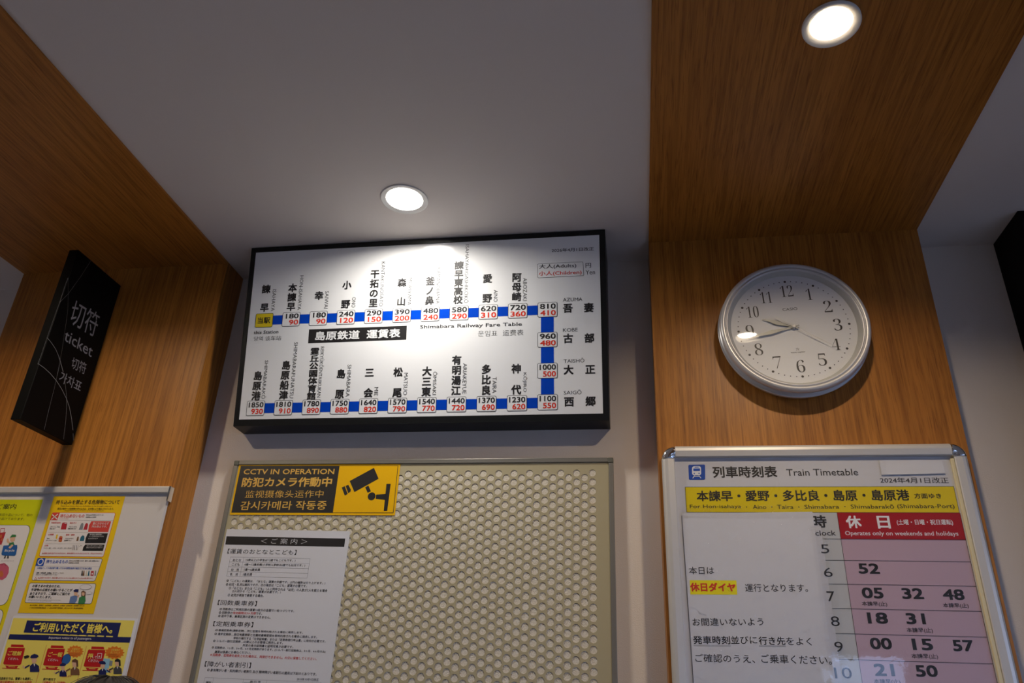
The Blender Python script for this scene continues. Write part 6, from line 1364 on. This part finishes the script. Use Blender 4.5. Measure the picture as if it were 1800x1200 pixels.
# face: nose, lips, eyes and ears
def blob(name, c, r, m, par, n=14):
    mb = MB(); rings = []
    for i in range(1, n):
        a = PI * i / n
        rings.append([(PX + c[0] + r[0] * math.sin(a) * math.cos(2 * PI * j / n), PY_ + c[1] + r[1] * math.sin(a) * math.sin(2 * PI * j / n), c[2] + r[2] * math.cos(a)) for j in range(n)])
    mb.loft(rings, m); return mb.build(name, par, True)
for s in (-1, 1):
    blob('eye', (s * .030, .083, .928 * H), (.012, .010, .008), 'eye_dark', body)
    blob('ear', (s * .076, .004, .918 * H), (.009, .018, .030), 'human_skin', body)
blob('nose', (0, .100, .908 * H), (.012, .018, .022), 'human_skin', body); blob('mouth', (0, .086, .880 * H), (.021, .010, .007), 'lip_rose', body)
# jacket, trousers, shoes
jp = [W(0, 0, 0.50 * H, .160, .118), W(0, 0, 0.60 * H, .142, .108), W(0, 0.003, 0.70 * H, .158, .114), W(0, 0, 0.785 * H, .136, .096), W(0, 0, .825 * H, .066, .066)]
je = [(0, 1), (1, 2), (2, 3), (3, 4)]
for s in (-1, 1):
    k = len(jp); jp += [W(s * .172, 0, .795 * H, .064), W(s * .203, -.008, .64 * H, .052), W(s * .206, .035, .515 * H, .040)]; je += [(3, k), (k, k + 1), (k + 1, k + 2)]
baked('jacket', jp, je, 'jacket_navy', pt)
tp = [W(0, 0, .52 * H, .142, .102), W(0, 0, .49 * H, .140, .104)]; te = [(0, 1)]
for s in (-1, 1):
    k = len(tp); tp += [W(s * .088, 0, .45 * H, .092), W(s * .091, .005, .285 * H, .068), W(s * .092, -.008, .06 * H, .052)]; te += [(1, k), (k, k + 1), (k + 1, k + 2)]
baked('trousers', tp, te, 'trousers_grey', pt)
for s in (-1, 1): baked('shoe', [W(s * .093, -.045, .042, .036, .036), W(s * .097, .03, .038, .042, .034), W(s * .104, .115, .030, .044, .026), W(s * .106, .160, .026, .032, .020)], [(0, 1), (1, 2), (2, 3)], 'shoe_black', pt)
# hair: bobbed cap with strand grooves and loose strands
mb = MB(); nu, nv = 96, 26; rings = []
top = 1.5420
hc = (0.0, -0.004, top - 0.112)
rr = [random.uniform(-.0025, .0035) for _ in range(nu)]
for i in range(nv + 1):
    a = PI * 0.02 + (PI * 0.66) * i / nv
    ring = []
    for j in range(nu):
        b = 2 * PI * j / nu
        f_ = 1.0 + (0.0 if i < 3 else 1.0) * rr[j] / .09 * 1.2
        front = max(0.0, math.sin(b)) ** 2
        aa = a * (1 - 0.42 * front)               # fringe ends above the eyes
        low = max(0.0, aa - PI / 2)
        x = .094 * math.sin(min(aa, PI / 2)) * math.cos(b) * f_ * (1 - .06 * low)
        y = .107 * math.sin(min(aa, PI / 2)) * math.sin(b) * f_ * (1 - .10 * low)
        z = .112 * math.cos(aa) if aa < PI / 2 else -.20 * math.sin(low)
        ring.append((PX + hc[0] + x, PY_ + hc[1] + y, hc[2] + z))
    rings.append(ring)
mb.loft(rings, 'human_hair', caps=False)
mb.add(rings[0], [tuple(range(nu))], 'human_hair')
def strand(p, w):
    rs = []
    for i, q in enumerate(p):
        ww = w * (1 - .75 * i / (len(p) - 1)); q = Vector(q)
        rs.append([(q.x + ww * math.cos(2 * PI * j / 5), q.y + ww * math.sin(2 * PI * j / 5) * .6, q.z + ww * math.sin(2 * PI * j / 5)) for j in range(5)])
    mb.loft(rs, 'human_hair')
for k in range(46):
    b = random.uniform(0, 2 * PI); L = random.uniform(.55, 1.3); lift = random.uniform(.0005, .006)
    p = []
    for i in range(9):
        a = .08 + L * i / 8
        e_ = lift * math.sin(PI * i / 8)
        p.append((PX + hc[0] + (.095 + e_) * math.sin(a) * math.cos(b), PY_ + hc[1] + (.108 + e_) * math.sin(a) * math.sin(b), hc[2] + (.113 + e_) * math.cos(a)))
    strand(p, .0009)
hair = mb.build('hair', pt, True)
